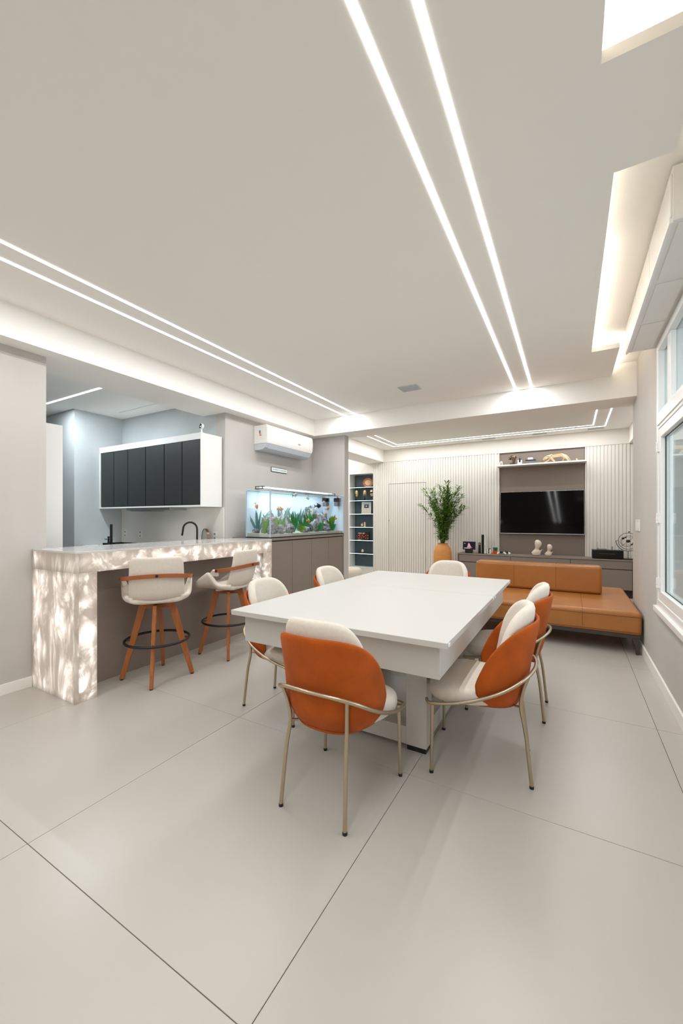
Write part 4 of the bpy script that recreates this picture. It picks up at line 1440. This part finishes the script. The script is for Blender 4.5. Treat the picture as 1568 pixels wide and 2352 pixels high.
t = thing('metal_bust', 'small bronze animal head sculpture on a black base', 'sculpture', (-.735 * U, YS, ZF))
bxx = -.735 * U
build(MB().box(bxx - .055, bxx + .045, YS - .04, YS + .04, ZF, ZF + .028), 'base', M['black'], t, bevel=.003)
nk = MB().tube([(bxx - .01, YS, ZF + .028), (bxx + .015, YS, ZF + .07), (bxx + .02, YS, ZF + .12)], [.03, .026, .034], 10)
build(nk, 'neck', M['bronze'], t, smooth=30)
build(blob((bxx - .005, YS, ZF + .145), (.066, .05, .05), .35, 5, 2), 'head', M['bronze'], t)
build(blob((bxx - .055, YS - .01, ZF + .120), (.03, .03, .024), .3, 9, 1), 'muzzle', M['blackgloss'], t)

t = thing('charging_dock', 'white charging dock holding a black handset with a wire loop', 'charger', (-.645 * U, YS, ZF))
x_ = -.645 * U
build(MB().box(x_ - .035, x_ + .045, YS - .04, YS + .03, ZF, ZF + .035).box(x_ - .035, x_ - .012, YS - .03, YS + .03, ZF + .035, ZF + .085).box(x_ + .02, x_ + .045, YS - .03, YS + .03, ZF + .035, ZF + .08), 'dock', M['white'], t, bevel=.004)
build(MB().box(x_ - .010, x_ + .018, YS - .02, YS, ZF + .036, ZF + .12), 'handset', M['black'], t, bevel=.006)
build(MB().tube(crom([(x_ - .005, YS, ZF + .11), (x_ + .005, YS, ZF + .15), (x_ + .03, YS, ZF + .14), (x_ + .035, YS, ZF + .09)], 5), .002, 6), 'cable', M['black'], t)
t = thing('storage_box', 'low dark grey box on the white shelf', 'box', (-.50 * U, YS, ZF))
build(MB().ubox(-.563, -.435, 6.29, 6.38, 1.7965, 1.839), 'body', M['grey'], t, bevel=.003)
build(MB().ubox(-.566, -.432, 6.287, 6.383, 1.839, 1.850), 'lid', M['black'], t, bevel=.003)
solo(MB().ubox(-.535, -.468, 6.30, 6.36, 1.8505, 1.882), 'small_white_box', M['white'], 'small white box on top of the dark grey box', 'box', bevel=.006)
mb = MB().tube(crom([(-.915 * U, YS, ZF + .012), (-.91 * U, YS, ZF + .06), (-.89 * U, YS, ZF + .075), (-.885 * U, YS, ZF + .04), (-.886 * U, YS, ZF + .01)], 5), .010, 8)
solo(mb, 'white_arch_ornament', M['white'], 'small white curved ornament at the left end of the shelf', 'ornament', smooth=60)
mb = MB().ball((.078 * U, YS, ZF + .012), (.018, .014, .012)).ball((.072 * U, YS, ZF + .032), (.012, .011, .014))
solo(mb, 'gold_ornament', M['goldpale'], 'tiny gold ornament right of the panther', 'ornament', smooth=60)

# things on the console
ZO = ZT * U + .0006
YO = 6.2 * U


def at(x):
    return x * U


t = thing('smart_display', 'black tablet display with glowing picture on the media console', 'display', (at(-1.335), YO, ZO))
build(MB().box(at(-1.395), at(-1.285), YO - .02, YO + .06, ZO, ZO + .075), 'stand', M['black'], t, bevel=.012)
tilt = Matrix.Translation((at(-1.333), YO - .02, ZO + .07)) @ Matrix.Rotation(math.radians(-8), 4, 'X')
build(MB().box(-.125, .125, -.006, .006, 0, .162).xf(tilt), 'bezel', M['black'], t, bevel=.004)
sc_o = build(MB().box(-.110, .110, -.0075, -.006, .014, .148).xf(tilt), 'screen', emis('display_dark', (38, 34, 44), 1.0), t)
build(MB().prism([(-.045, 0), (.06, 0), (.03, .028), (.005, .085), (-.02, .10), (-.03, .05)], -.0002, .0006).xf(tilt @ Matrix.Translation((.005, -.0078, .035)) @ Matrix.Rotation(PI / 2, 4, 'X')), 'picture', emis('display_glow', (210, 160, 170), 1.0), sc_o)
build(MB().box(-.04, .05, -.0088, -.0076, .035, .05).xf(tilt), 'picture', emis('display_orange', (200, 90, 50), 1.0), sc_o)
build(MB().box(-.095, .03, -.0092, -.0078, .024, .033).xf(tilt), 'caption', emis('display_white', (235, 235, 240), 1.0), sc_o)
build(MB().box(-.095, -.075, -.0088, -.0076, .118, .126).xf(tilt), 'caption', emis('display_white2', (235, 235, 240), 1.0), sc_o)

t = thing('black_speaker', 'narrow black bottle-shaped device with gold bands beside the game console', 'speaker', (at(-1.185), YO, ZO))
build(MB().lathe([(.028, 0), (.027, .02), (.024, .10), (.022, .15), (.028, .17), (.028, .195), (.018, .21)], (at(-1.185), YO + .03, ZO), seg=20), 'body', M['black'], t, smooth=60)
build(MB().lathe([(.0285, .172), (.0292, .175), (.0285, .178)], (at(-1.185), YO + .03, ZO), 20, False).lathe([(.0285, .186), (.0292, .189), (.0285, .192)], (at(-1.185), YO + .03, ZO), 20, False), 'band', M['gold'], t)

t = thing('game_console', 'tall upright white and black game console', 'game console', (at(-1.125), YO, ZO))
cx_ = at(-1.125)
build(MB().cyl(cx_, YO + .02, ZO, ZO + .01, .05), 'stand', M['black'], t)
build(MB().loops([[(cx_ + x, YO + y, ZO + z) for x, y in ((-.030, -.055), (.020, -.055), (.020, .12), (-.030, .12))] for x0, z in ((0, .01), (0, .375))]), 'core', M['blackgloss'], t, bevel=.004)
for s_ in (-1, 1):
    o1 = .030 if s_ < 0 else .022
    L = []
    for z, a, b in ((.006, .020, .006 if s_ < 0 else .032), (.19, .017, .004 if s_ < 0 else .024), (.385, .030, .004 if s_ < 0 else .014)):
        x0 = s_ * (o1) + (0 if s_ < 0 else 0)
        x1 = x0 + s_ * b
        L.append([(cx_ + x0, YO - .062, ZO + z), (cx_ + x1, YO - .062, ZO + z), (cx_ + x1, YO + .14, ZO + z), (cx_ + x0, YO + .14, ZO + z)])
    build(MB().loops(L), 'side_shell', M['white'], t, bevel=.002)
build(MB().box(cx_ + .038, cx_ + .0415, YO - .0635, YO - .062, ZO + .06, ZO + .17), 'disc_slot', M['black'], t)

t = thing('headset_box', 'small white box with a black stripe on the media console', 'box', (at(-1.045), YO, ZO))
build(MB().box(at(-1.075), at(-1.018), YO - .03, YO + .03, ZO, ZO + .095), 'body', M['white'], t, bevel=.004)
build(MB().box(at(-1.053), at(-1.040), YO - .032, YO - .03, ZO + .008, ZO + .098).box(at(-1.053), at(-1.02), YO - .032, YO - .02, ZO + .095, ZO + .106), 'stripe', M['black'], t)
for z, m_, lb, nm in ((0, M['redtr'], 'orange translucent cube at the bottom of the pair on the media console', 'orange'), (.066, M['greentr'], 'dark green translucent cube stacked on the orange cube', 'green')):
    t = thing('puzzle_cube', lb, 'cube', (at(-.963), YO, ZO + z))
    sh = 0 if z == 0 else .006
    for i in range(2):
        for j in range(2):
            for k_ in range(2):
                build(MB().box(at(-.992) + sh + i * .038, at(-.992) + sh + i * .038 + .0368, YO - .038 + j * .038, YO - .0012 + j * .038, ZO + z + k_ * .0325, ZO + z + k_ * .0325 + .0315), 'block', m_, t, bevel=.004)

for x, y, rz, lb in ((-.875, 6.20, .25, 'white game controller on the left of the pair on the console'), (-.808, 6.215, -.35, 'white game controller on the right of the pair on the console')):
    t = thing('game_controller', lb, 'game controller', (at(x), y * U, ZO), rz)
    body = MB().tube(crom([(-.072, -.045, .012), (-.062, .0, .022), (-.03, .02, .03), (.03, .02, .03), (.062, .0, .022), (.072, -.045, .012)], 4), [.013] * 2 + [.018] * 17 + [.013] * 2, 10)
    build(body, 'shell', M['white'], t, local=True, smooth=180)
    build(MB().box(-.03, .03, -.012, .034, .022, .049), 'centre_panel', M['black'], t, local=True, bevel=.005)
    build(MB().cyl(-.022, -.01, .046, .058, .008, seg=12).cyl(.022, -.01, .046, .058, .008, seg=12), 'thumb_stick', M['black'], t, local=True)


def bust(x, s_, lean, lb):
    t = thing('bust_sculpture', lb, 'sculpture', (at(x), YO, ZO), 0, 'faceless cream busts on the media console')
    rg = [(0, 0, .062, .040), (.03, 0, .070, .044), (.062, 0, .082, .048), (.085, 0, .078, .044), (.100, .004, .052, .036), (.115, .008, .036, .032), (.140, .014, .033, .032), (.155, .022, .038, .038),
          (.175, .030, .050, .050), (.205, .034, .058, .060), (.235, .032, .058, .062), (.265, .026, .050, .055), (.284, .022, .032, .036), (.292, .020, .010, .012)]
    L = []
    for z, cx_, rx, ry in rg:
        ring_ = []
        for q in range(28):
            a = 2 * PI * q / 28
            px2 = cx_ + rx * math.cos(a)
            zz = z
            if .05 < z < .1:
                zz = z + .02 * math.cos(a) * (z / .085)     # one shoulder lifted
            ring_.append((px2 * s_, ry * math.sin(a) * s_ + .0, zz * s_))
        L.append(ring_)
    mb = MB().loops(L)
    build(mb, 'torso_and_head', M['stone'], t, local=True, smooth=180, subs=1)
    build(MB().loops([[(.070 * s_ + a * .004, b * .028 * s_, .075 * s_) for a, b in ((-1, -1), (1, -1), (1, 1), (-1, 1))], [(.092 * s_ + a * .008, b * .022 * s_, .115 * s_) for a, b in ((-1, -1), (1, -1), (1, 1), (-1, 1))]]), 'shoulder', M['stone'], t, local=True, bevel=.006)
    return t


bust(-.418, 1.02, 0, 'larger faceless cream bust sculpture below the television')
bust(-.268, .76, 0, 'smaller faceless cream bust sculpture below the television')

t = thing('audio_receiver', 'black audio receiver on the right of the media console', 'receiver', (at(.41), YO, ZO))
build(MB().box(at(.245), at(.578), YO - .08, YO + .17, ZO + .012, ZO + .148), 'case', M['black'], t, bevel=.003)
build(MB().box(at(.243), at(.580), YO - .09, YO - .08, ZO + .010, ZO + .150), 'front_panel', M['blackgloss'], t, bevel=.002)
build(MB().box(at(.32), at(.49), YO - .0915, YO - .090, ZO + .088, ZO + .091), 'trim_line', M['steel'], t)
kn = MB().cyl(0, 0, 0, .012, .018, seg=18)
kn.xf(Matrix.Translation((at(.545), YO - .090, ZO + .095)) @ Matrix.Rotation(PI / 2, 4, 'X'))
build(kn, 'knob', M['blackgloss'], t, smooth=40)
for x in (.26, .56):
    build(MB().cyl(at(x), YO - .06, ZO, ZO + .012, .014).cyl(at(x), YO + .14, ZO, ZO + .012, .014), 'foot', M['black'], t)
t = thing('router', 'small dark router with thin antenna on top of the audio receiver', 'router', (at(.35), YO, ZO + .15))
build(MB().box(at(.295), at(.405), YO - .05, YO + .05, ZO + .149, ZO + .168), 'body', M['grey'], t, bevel=.003)
build(MB().tube([(at(.308), YO + .03, ZO + .168), (at(.304), YO + .03, ZO + .285)], .0022, 6).cyl(at(.311), YO + .0, ZO + .168, ZO + .19, .004), 'antenna', M['grey'], t)
solo(MB().box(at(.462), at(.472), YO + .02, YO + .03, ZO + .1485, ZO + .21), 'small_antenna', M['grey'], 'short grey antenna standing on the receiver', 'antenna')

t = thing('armillary_sculpture', 'black metal armillary sculpture with rings and balls', 'sculpture', (at(.63), YO, ZO))
cx_, cz_ = at(.633), .718 * U
build(MB().cyl(cx_, YO, ZO, ZO + .014, .085, seg=32), 'base', M['black'], t)
build(MB().tube([(cx_, YO, ZO + .014), (cx_, YO, cz_ - .168)], .005, 8), 'pole', M['black'], t)


def arc(r, a0, a1, n_=36, tx=0, tz=0, close=False):
    m_ = Matrix.Translation((cx_, YO, cz_)) @ Matrix.Rotation(tz, 4, 'Z') @ Matrix.Rotation(tx, 4, 'X')
    return [m_ @ Vector((r * math.cos(math.radians(a0 + (a1 - a0) * i / n_)), 0, r * math.sin(math.radians(a0 + (a1 - a0) * i / n_)))) for i in range(n_ + (0 if close else 1))]


build(MB().tube(arc(.168, 178, 362), .0048, 8).tube([(cx_ - .168, YO, cz_ + .004), (cx_ - .142, YO, cz_ + .004)], .004, 6), 'stand_arc', M['black'], t, smooth=180)
for r, tx, tz in ((.138, 0, 0),):
    build(MB().tube(arc(r, 0, 360, close=True), .0036, 8, closed=True), 'ring', M['black'], t, smooth=180)
for r, tx, tz in ((.108, .5, .35), (.10, -.55, -.5), (.115, .9, .1)):
    build(MB().tube(arc(r, 0, 360, tx=tx, tz=tz, close=True), .0018, 6, closed=True), 'thin_ring', M['black'], t, smooth=180)
build(MB().tube([(cx_ - .10, YO, cz_ - .095), (cx_ + .10, YO, cz_ + .095)], .0025, 6), 'axis_rod', M['black'], t)
for dx, dz, r in ((0, 0, .032), (-.07, .045, .022), (-.035, .060, .014), (.052, -.055, .016), (.078, -.035, .022), (.012, .155, .014)):
    build(MB().ball((cx_ + dx, YO - .004, cz_ + dz), (r, r, r * .82)), 'ball', M['black'], t, smooth=180)

# ------------------------------------------------------------------ clay vase and bamboo
vx, vy = -1.705 * U, 6.08 * U
t = thing('clay_vase', 'tall orange clay floor vase holding bamboo', 'vase', (vx, vy, 0))
pr_ = [(.115, 0), (.135, .03), (.160, .20), (.178, .40), (.182, .55), (.176, .66), (.155, .735), (.118, .785), (.098, .803), (.096, .815), (.104, .826), (.104, .832), (.090, .834), (.086, .81), (.09, .78)]
build(MB().lathe(pr_, (vx, vy, 0), 40, cap=True), 'body', M['clay'], t, smooth=60)
bp = thing('bamboo_plant', 'leafy green bamboo bouquet standing in the clay vase', 'plant', (vx, vy, .80))
leaves = []
RB = random.Random(3)
tips = []
for i in range(36):
    a = RB.uniform(0, 2 * PI)
    lean = RB.uniform(.05, 1) ** .6
    hgt = RB.uniform(.75, 1.30) - .10 * lean
    tx_, ty_ = math.cos(a) * lean * .47 - .04, math.sin(a) * lean * .26
    p = crom([(vx + math.cos(a) * .03, vy + math.sin(a) * .03, .80), (vx + tx_ * .22, vy + ty_ * .22, .80 + hgt * .4), (vx + tx_ * .6, vy + ty_ * .6, .80 + hgt * .75), (vx + tx_, vy + ty_, .80 + hgt)], 5)
    build(MB().tube(p, [.0045 - .0002 * q for q in range(len(p))], 5), 'stem', M['stem'], bp)
    for q in range(2, len(p)):
        for c_ in range(5 if q < 6 else 6):
            leaves.append((p[q] + Vector((RB.uniform(-.01, .01), RB.uniform(-.01, .01), RB.uniform(-.03, .03))), a + RB.uniform(-1.6, 1.6), q / len(p)))


def bleaf(mb, p, a, ln, el):
    d = Vector((math.cos(a) * math.cos(el), math.sin(a) * math.cos(el), math.sin(el)))
    s_ = d.cross(Vector((0, 0, 1))).normalized()
    wv = ln * .10
    p1, p2, p3 = p + d * ln * .35, p + d * ln * .7 + Vector((0, 0, -ln * .05)), p + d * ln + Vector((0, 0, -ln * .16))
    up = Vector((0, 0, .003))
    v = [p, p1 - s_ * wv, p1 + up, p1 + s_ * wv, p2 - s_ * wv * .8, p2 + up, p2 + s_ * wv * .8, p3]
    mb.add(v, [(0, 1, 2), (0, 2, 3), (1, 4, 5, 2), (2, 5, 6, 3), (4, 7, 5), (5, 7, 6)])


RB.shuffle(leaves)
rest = MB()
variants = []
for i, (p, a, q) in enumerate(leaves):
    ln = RB.uniform(.09, .15)
    el = RB.uniform(-.1, 1.0)
    if i < 300:
        m_ = MB()
        bleaf(m_, p, a, ln, el)
        build(m_, 'leaf', M['leaf'], bp)
    else:
        bleaf(rest, p, a, ln, el)
build(rest, 'foliage', M['leaf'], bp, kind='stuff')

# ================================================================== DISPLAY NICHE
t = thing('display_niche', 'white built-in display niche with slate back and lit glass shelves', 'shelving', ((NX0 + NX1) / 2 * U, 6.5 * U, NZ0 * U))
build(MB().ubox(NX0, NX1, NY, NY + .012, NZ0, NZ1), 'back_panel', M['blue'], t)
build(MB().ubox(NX0 - .013, NX0, YW - .004, NY + .012, NZ0, NZ1), 'side_panel', M['lacquer'], t)
build(MB().ubox(NX1 - .010, NX1, YW - .004, NY + .012, NZ0, NZ1), 'side_panel', M['lacquer'], t)
build(MB().ubox(NX0 - .013, NX1, YW - .004, NY + .012, NZ1, NZ1 + .013), 'top_panel', M['lacquer'], t)
build(MB().ubox(NX0 - .013, NX1, YW - .004, NY + .012, NZ0 - .013, NZ0), 'bottom_panel', M['lacquer'], t)
shz = [1.5724, 1.333, 1.091, .8513, .613, .373]
for z in shz:
    s_ = build(MB().ubox(NX0, NX1 - .010, YW + .012, NY, z - .006, z), 'shelf', M['shelfglass'], t)
    build(MB().ubox(NX0, NX1 - .010, YW + .004, YW + .012, z - .0055, z + .0006), 'light_strip', M['ledshelf'], s_)
YNn = 6.53


def shelf_top(i):
    return shz[i] * U + .0006


# patterned plate on a stand
z0 = shelf_top(0)
c = Vector((-3.215 * U, 6.56 * U, z0 + .122))
t = thing('decorative_plate', 'round brown patterned plate on the top glass shelf', 'plate', (c.x, c.y, z0))
mx = Matrix.Translation(c) @ Matrix.Rotation(math.radians(20), 4, 'Z') @ Matrix.Rotation(math.radians(78), 4, 'X')
build(MB().lathe([(.122, -.004), (.124, .006), (.116, .008), (.076, -.002), (.074, -.006)], seg=40).xf(mx), 'rim', M['platerim'], t, smooth=40)
build(MB().lathe([(.075, -.002), (.070, .002), (.01, .003)], seg=40).xf(mx), 'centre', M['platec'], t, smooth=40)
dots = MB()
for i in range(16):
    a = 2 * PI * i / 16
    dots.ball((.098 * math.cos(a), .098 * math.sin(a), .005), (.011, .007, .003), 8, 5)
build(dots.xf(mx), 'ornament', M['gold'], t, smooth=60)
build(MB().tube([(c.x - .03, c.y + .03, z0), (c.x - .03, c.y - .03, z0 + .003), (c.x - .03, c.y + .02, z0 + .08)], .003, 6).tube([(c.x + .03, c.y + .03, z0), (c.x + .03, c.y - .03, z0 + .003), (c.x + .03, c.y + .02, z0 + .08)], .003, 6), 'stand', M['black'], t)

# three gold faces
z1 = shelf_top(1)


def face(x, lb, pose):
    px2, py2 = x * U, 6.53 * U
    t = thing('gold_face_sculpture', lb, 'sculpture', (px2, py2, z1), math.radians(20), 'gold face sculptures with black hands')
    prof = [(.10, .014, .020), (.115, .030, .032), (.14, .040, .040), (.165, .044, .042), (.19, .047, .042), (.215, .047, .042), (.24, .042, .038), (.262, .028, .028), (.272, .010, .01)]
    L = []
    for z, rx, ry in prof:
        L.append([(rx * math.cos(2 * PI * q / 20), ry * math.sin(2 * PI * q / 20) * (1 if math.sin(2 * PI * q / 20) < 0 else .35), z) for q in range(20)])
    fc_ = build(MB().loops(L), 'face', M['gold'], t, local=True, smooth=180)
    build(MB().add([(0, -.043, .205), (-.010, -.041, .168), (.010, -.041, .168), (0, -.062, .168)], [(0, 1, 3), (0, 3, 2), (1, 2, 3), (0, 2, 1)]), 'nose', M['gold'], fc_, local=True)
    for s_ in (-1, 1):
        build(MB().ball((s_ * .018, -.036, .203), (.010, .008, .006), 8, 5), 'eye', M['bronze'], fc_, local=True, smooth=180)
    build(MB().tube([(-.014, -.038, .140), (0, -.042, .143), (.014, -.038, .140)], .005, 6), 'mouth', M['bronze'], fc_, local=True)
    hand = MB()
    if pose == 0:
        hand.tube([(-.02, .02, .004), (-.035, .01, .07), (-.045, -.005, .13)], [.014, .012, .012], 8)
        for q in range(4):
            hand.tube([(-.045, -.005, .13), (-.047 + q * .006, -.025, .15), (-.04 + q * .009, -.040, .185 - q * .012)], .0055, 6)
    elif pose == 1:
        hand.tube([(-.01, -.01, .004), (-.005, -.03, .06), (0, -.045, .10)], [.014, .012, .012], 8)
        for q in range(4):
            hand.tube([(0, -.045, .10), (-.010 + q * .007, -.052, .125), (-.013 + q * .008, -.050, .155)], .005, 6)
    else:
        hand.tube([(-.10, -.02, .175), (-.06, -.035, .18), (-.03, -.043, .19)], [.012, .012, .014], 8)
        for q in range(4):
            hand.tube([(-.03, -.043, .197 - q * .006), (0, -.052, .203 - q * .007), (.035, -.043, .203 - q * .007)], .0055, 6)
    build(hand, 'hand', M['black'], t, local=True, smooth=180)
    build(MB().cyl(0, 0, 0, .008, .045, seg=20).tube([(0, 0, .008), (0, 0, .11)], .008, 8), 'base', M['black'], t, local=True, smooth=40)


face(-3.430, 'leftmost gold face sculpture, one black hand at its cheek', 0)
face(-3.262, 'middle gold face sculpture, black hand over the mouth', 1)
face(-3.125, 'rightmost gold face sculpture, black hand across the eyes', 2)

# silver plaque with play button
z2 = shelf_top(2)
t = thing('award_plaque', 'silver award plaque with a dark play button emblem', 'award', (-3.245 * U, 6.56 * U, z2))
mx = Matrix.Translation((-3.245 * U, 6.55 * U, z2)) @ Matrix.Rotation(math.radians(8), 4, 'Z') @ Matrix.Rotation(math.radians(-5), 4, 'X')
build(MB().box(-.122, .122, -.008, .008, .001, .295).xf(mx), 'frame', M['white'], t, bevel=.003)
build(MB().box(-.112, .112, -.010, -.008, .010, .285).xf(mx), 'plate', mat('brushed_silver', (206, 198, 188), .4, metal=.3), t)
build(MB().box(-.055, .060, -.016, -.010, .145, .235).xf(mx), 'button', mat('button_slate', (66, 72, 88), .3), t, bevel=.012, seg=3)
tri = MB().loops([[(a, y, b) for a, b in ((-.012, .167), (.025, .190), (-.012, .213))] for y in (-.0185, -.0155)])
build(tri.xf(mx), 'play_symbol', M['white'], t)

z3 = shelf_top(3)
t = thing('glass_award', 'clear glass block award with a rosy apple-shaped emblem', 'award', (-3.29 * U, 6.5 * U, z3))
ax_ = -3.30 * U
build(MB().box(ax_ - .075, ax_ + .045, 6.5 * U - .02, 6.5 * U + .02, z3, z3 + .118), 'block', M['shelfglass'], t)
build(MB().ball((ax_ + .0, 6.5 * U - .021, z3 + .052), (.030, .006, .030)).tube([(ax_, 6.5 * U - .021, z3 + .08), (ax_ + .012, 6.5 * U - .021, z3 + .105)], .007, 6), 'emblem', M['platec'], t, smooth=60)
solo(MB().box(ax_ + .050, ax_ + .088, 6.5 * U - .02, 6.5 * U + .02, z3, z3 + .12), 'pink_block', M['platec'], 'small rose-coloured upright block beside the glass award', 'block', bevel=.003)

z4 = shelf_top(4)
t = thing('led_board', 'black board with rows of small red, yellow and blue lights', 'display', (-3.27 * U, 6.5 * U, z4))
mx = Matrix.Translation((-3.275 * U, 6.5 * U, z4)) @ Matrix.Rotation(math.radians(4), 4, 'Z')
build(MB().box(-.150, .150, -.012, .03, 0, .19).xf(mx), 'case', M['blackgloss'], t, bevel=.003)
RC = random.Random(5)
cols = {'red': ((255, 70, 30), 1.4), 'dim_red': ((150, 34, 24), 1.0), 'yellow': ((220, 190, 80), 1.0), 'blue': ((60, 110, 150), 1.0), 'white': ((240, 240, 240), 1.0)}
rows = {k_: MB() for k_ in cols}
pat = ['dd.yddb.rrr.  .b.dd', 'rrrrdd.y.b.  rr..y.b', 'd..y.ddb.rrr.  .b.dd', 'rrrdddy..b.  rr..y.b']
for r_, line in enumerate(pat):
    for c_, k_ in enumerate(line):
        key = {'r': 'red', 'd': 'dim_red', 'y': 'yellow', 'b': 'blue'}.get(k_)
        if key:
            x = -.138 + c_ * .0142
            z = .140 - r_ * .033
            rows[key].box(x, x + .011, -.0135, -.012, z, z + .014)
rows['white'].box(-.14, -.04, -.0135, -.012, .168, .175).box(-.02, .04, -.0135, -.012, .168, .175).box(-.14, -.06, -.0135, -.012, .008, .012)
for k_, m_ in rows.items():
    build(m_.xf(mx), 'lights', emis('board_' + k_, *cols[k_]), t)

z5 = shelf_top(5)
t = thing('stone_ornament', 'small golden stone on a black base, lowest lit shelf', 'ornament', (-3.295 * U, 6.5 * U, z5))
build(MB().cyl(-3.295 * U, 6.5 * U, z5, z5 + .012, .045, seg=20), 'base', M['black'], t)
build(blob((-3.295 * U, 6.5 * U, z5 + .055), (.032, .024, .044), .3, 4, 2), 'stone', M['goldpale'], t, smooth=60)

# cream armchair glimpsed beyond the pillar
t = thing('pouf', 'rounded cream pouf glimpsed beyond the pillar below the niche', 'pouf', (-3.06 * U, 5.6 * U, 0))
build(MB().lathe([(.20, 0), (.24, .03), (.25, .12), (.25, .20), (.235, .26), (.18, .295), (.05, .30)], (-3.06 * U, 5.6 * U, 0), 32), 'body', M['cream'], t, smooth=60)
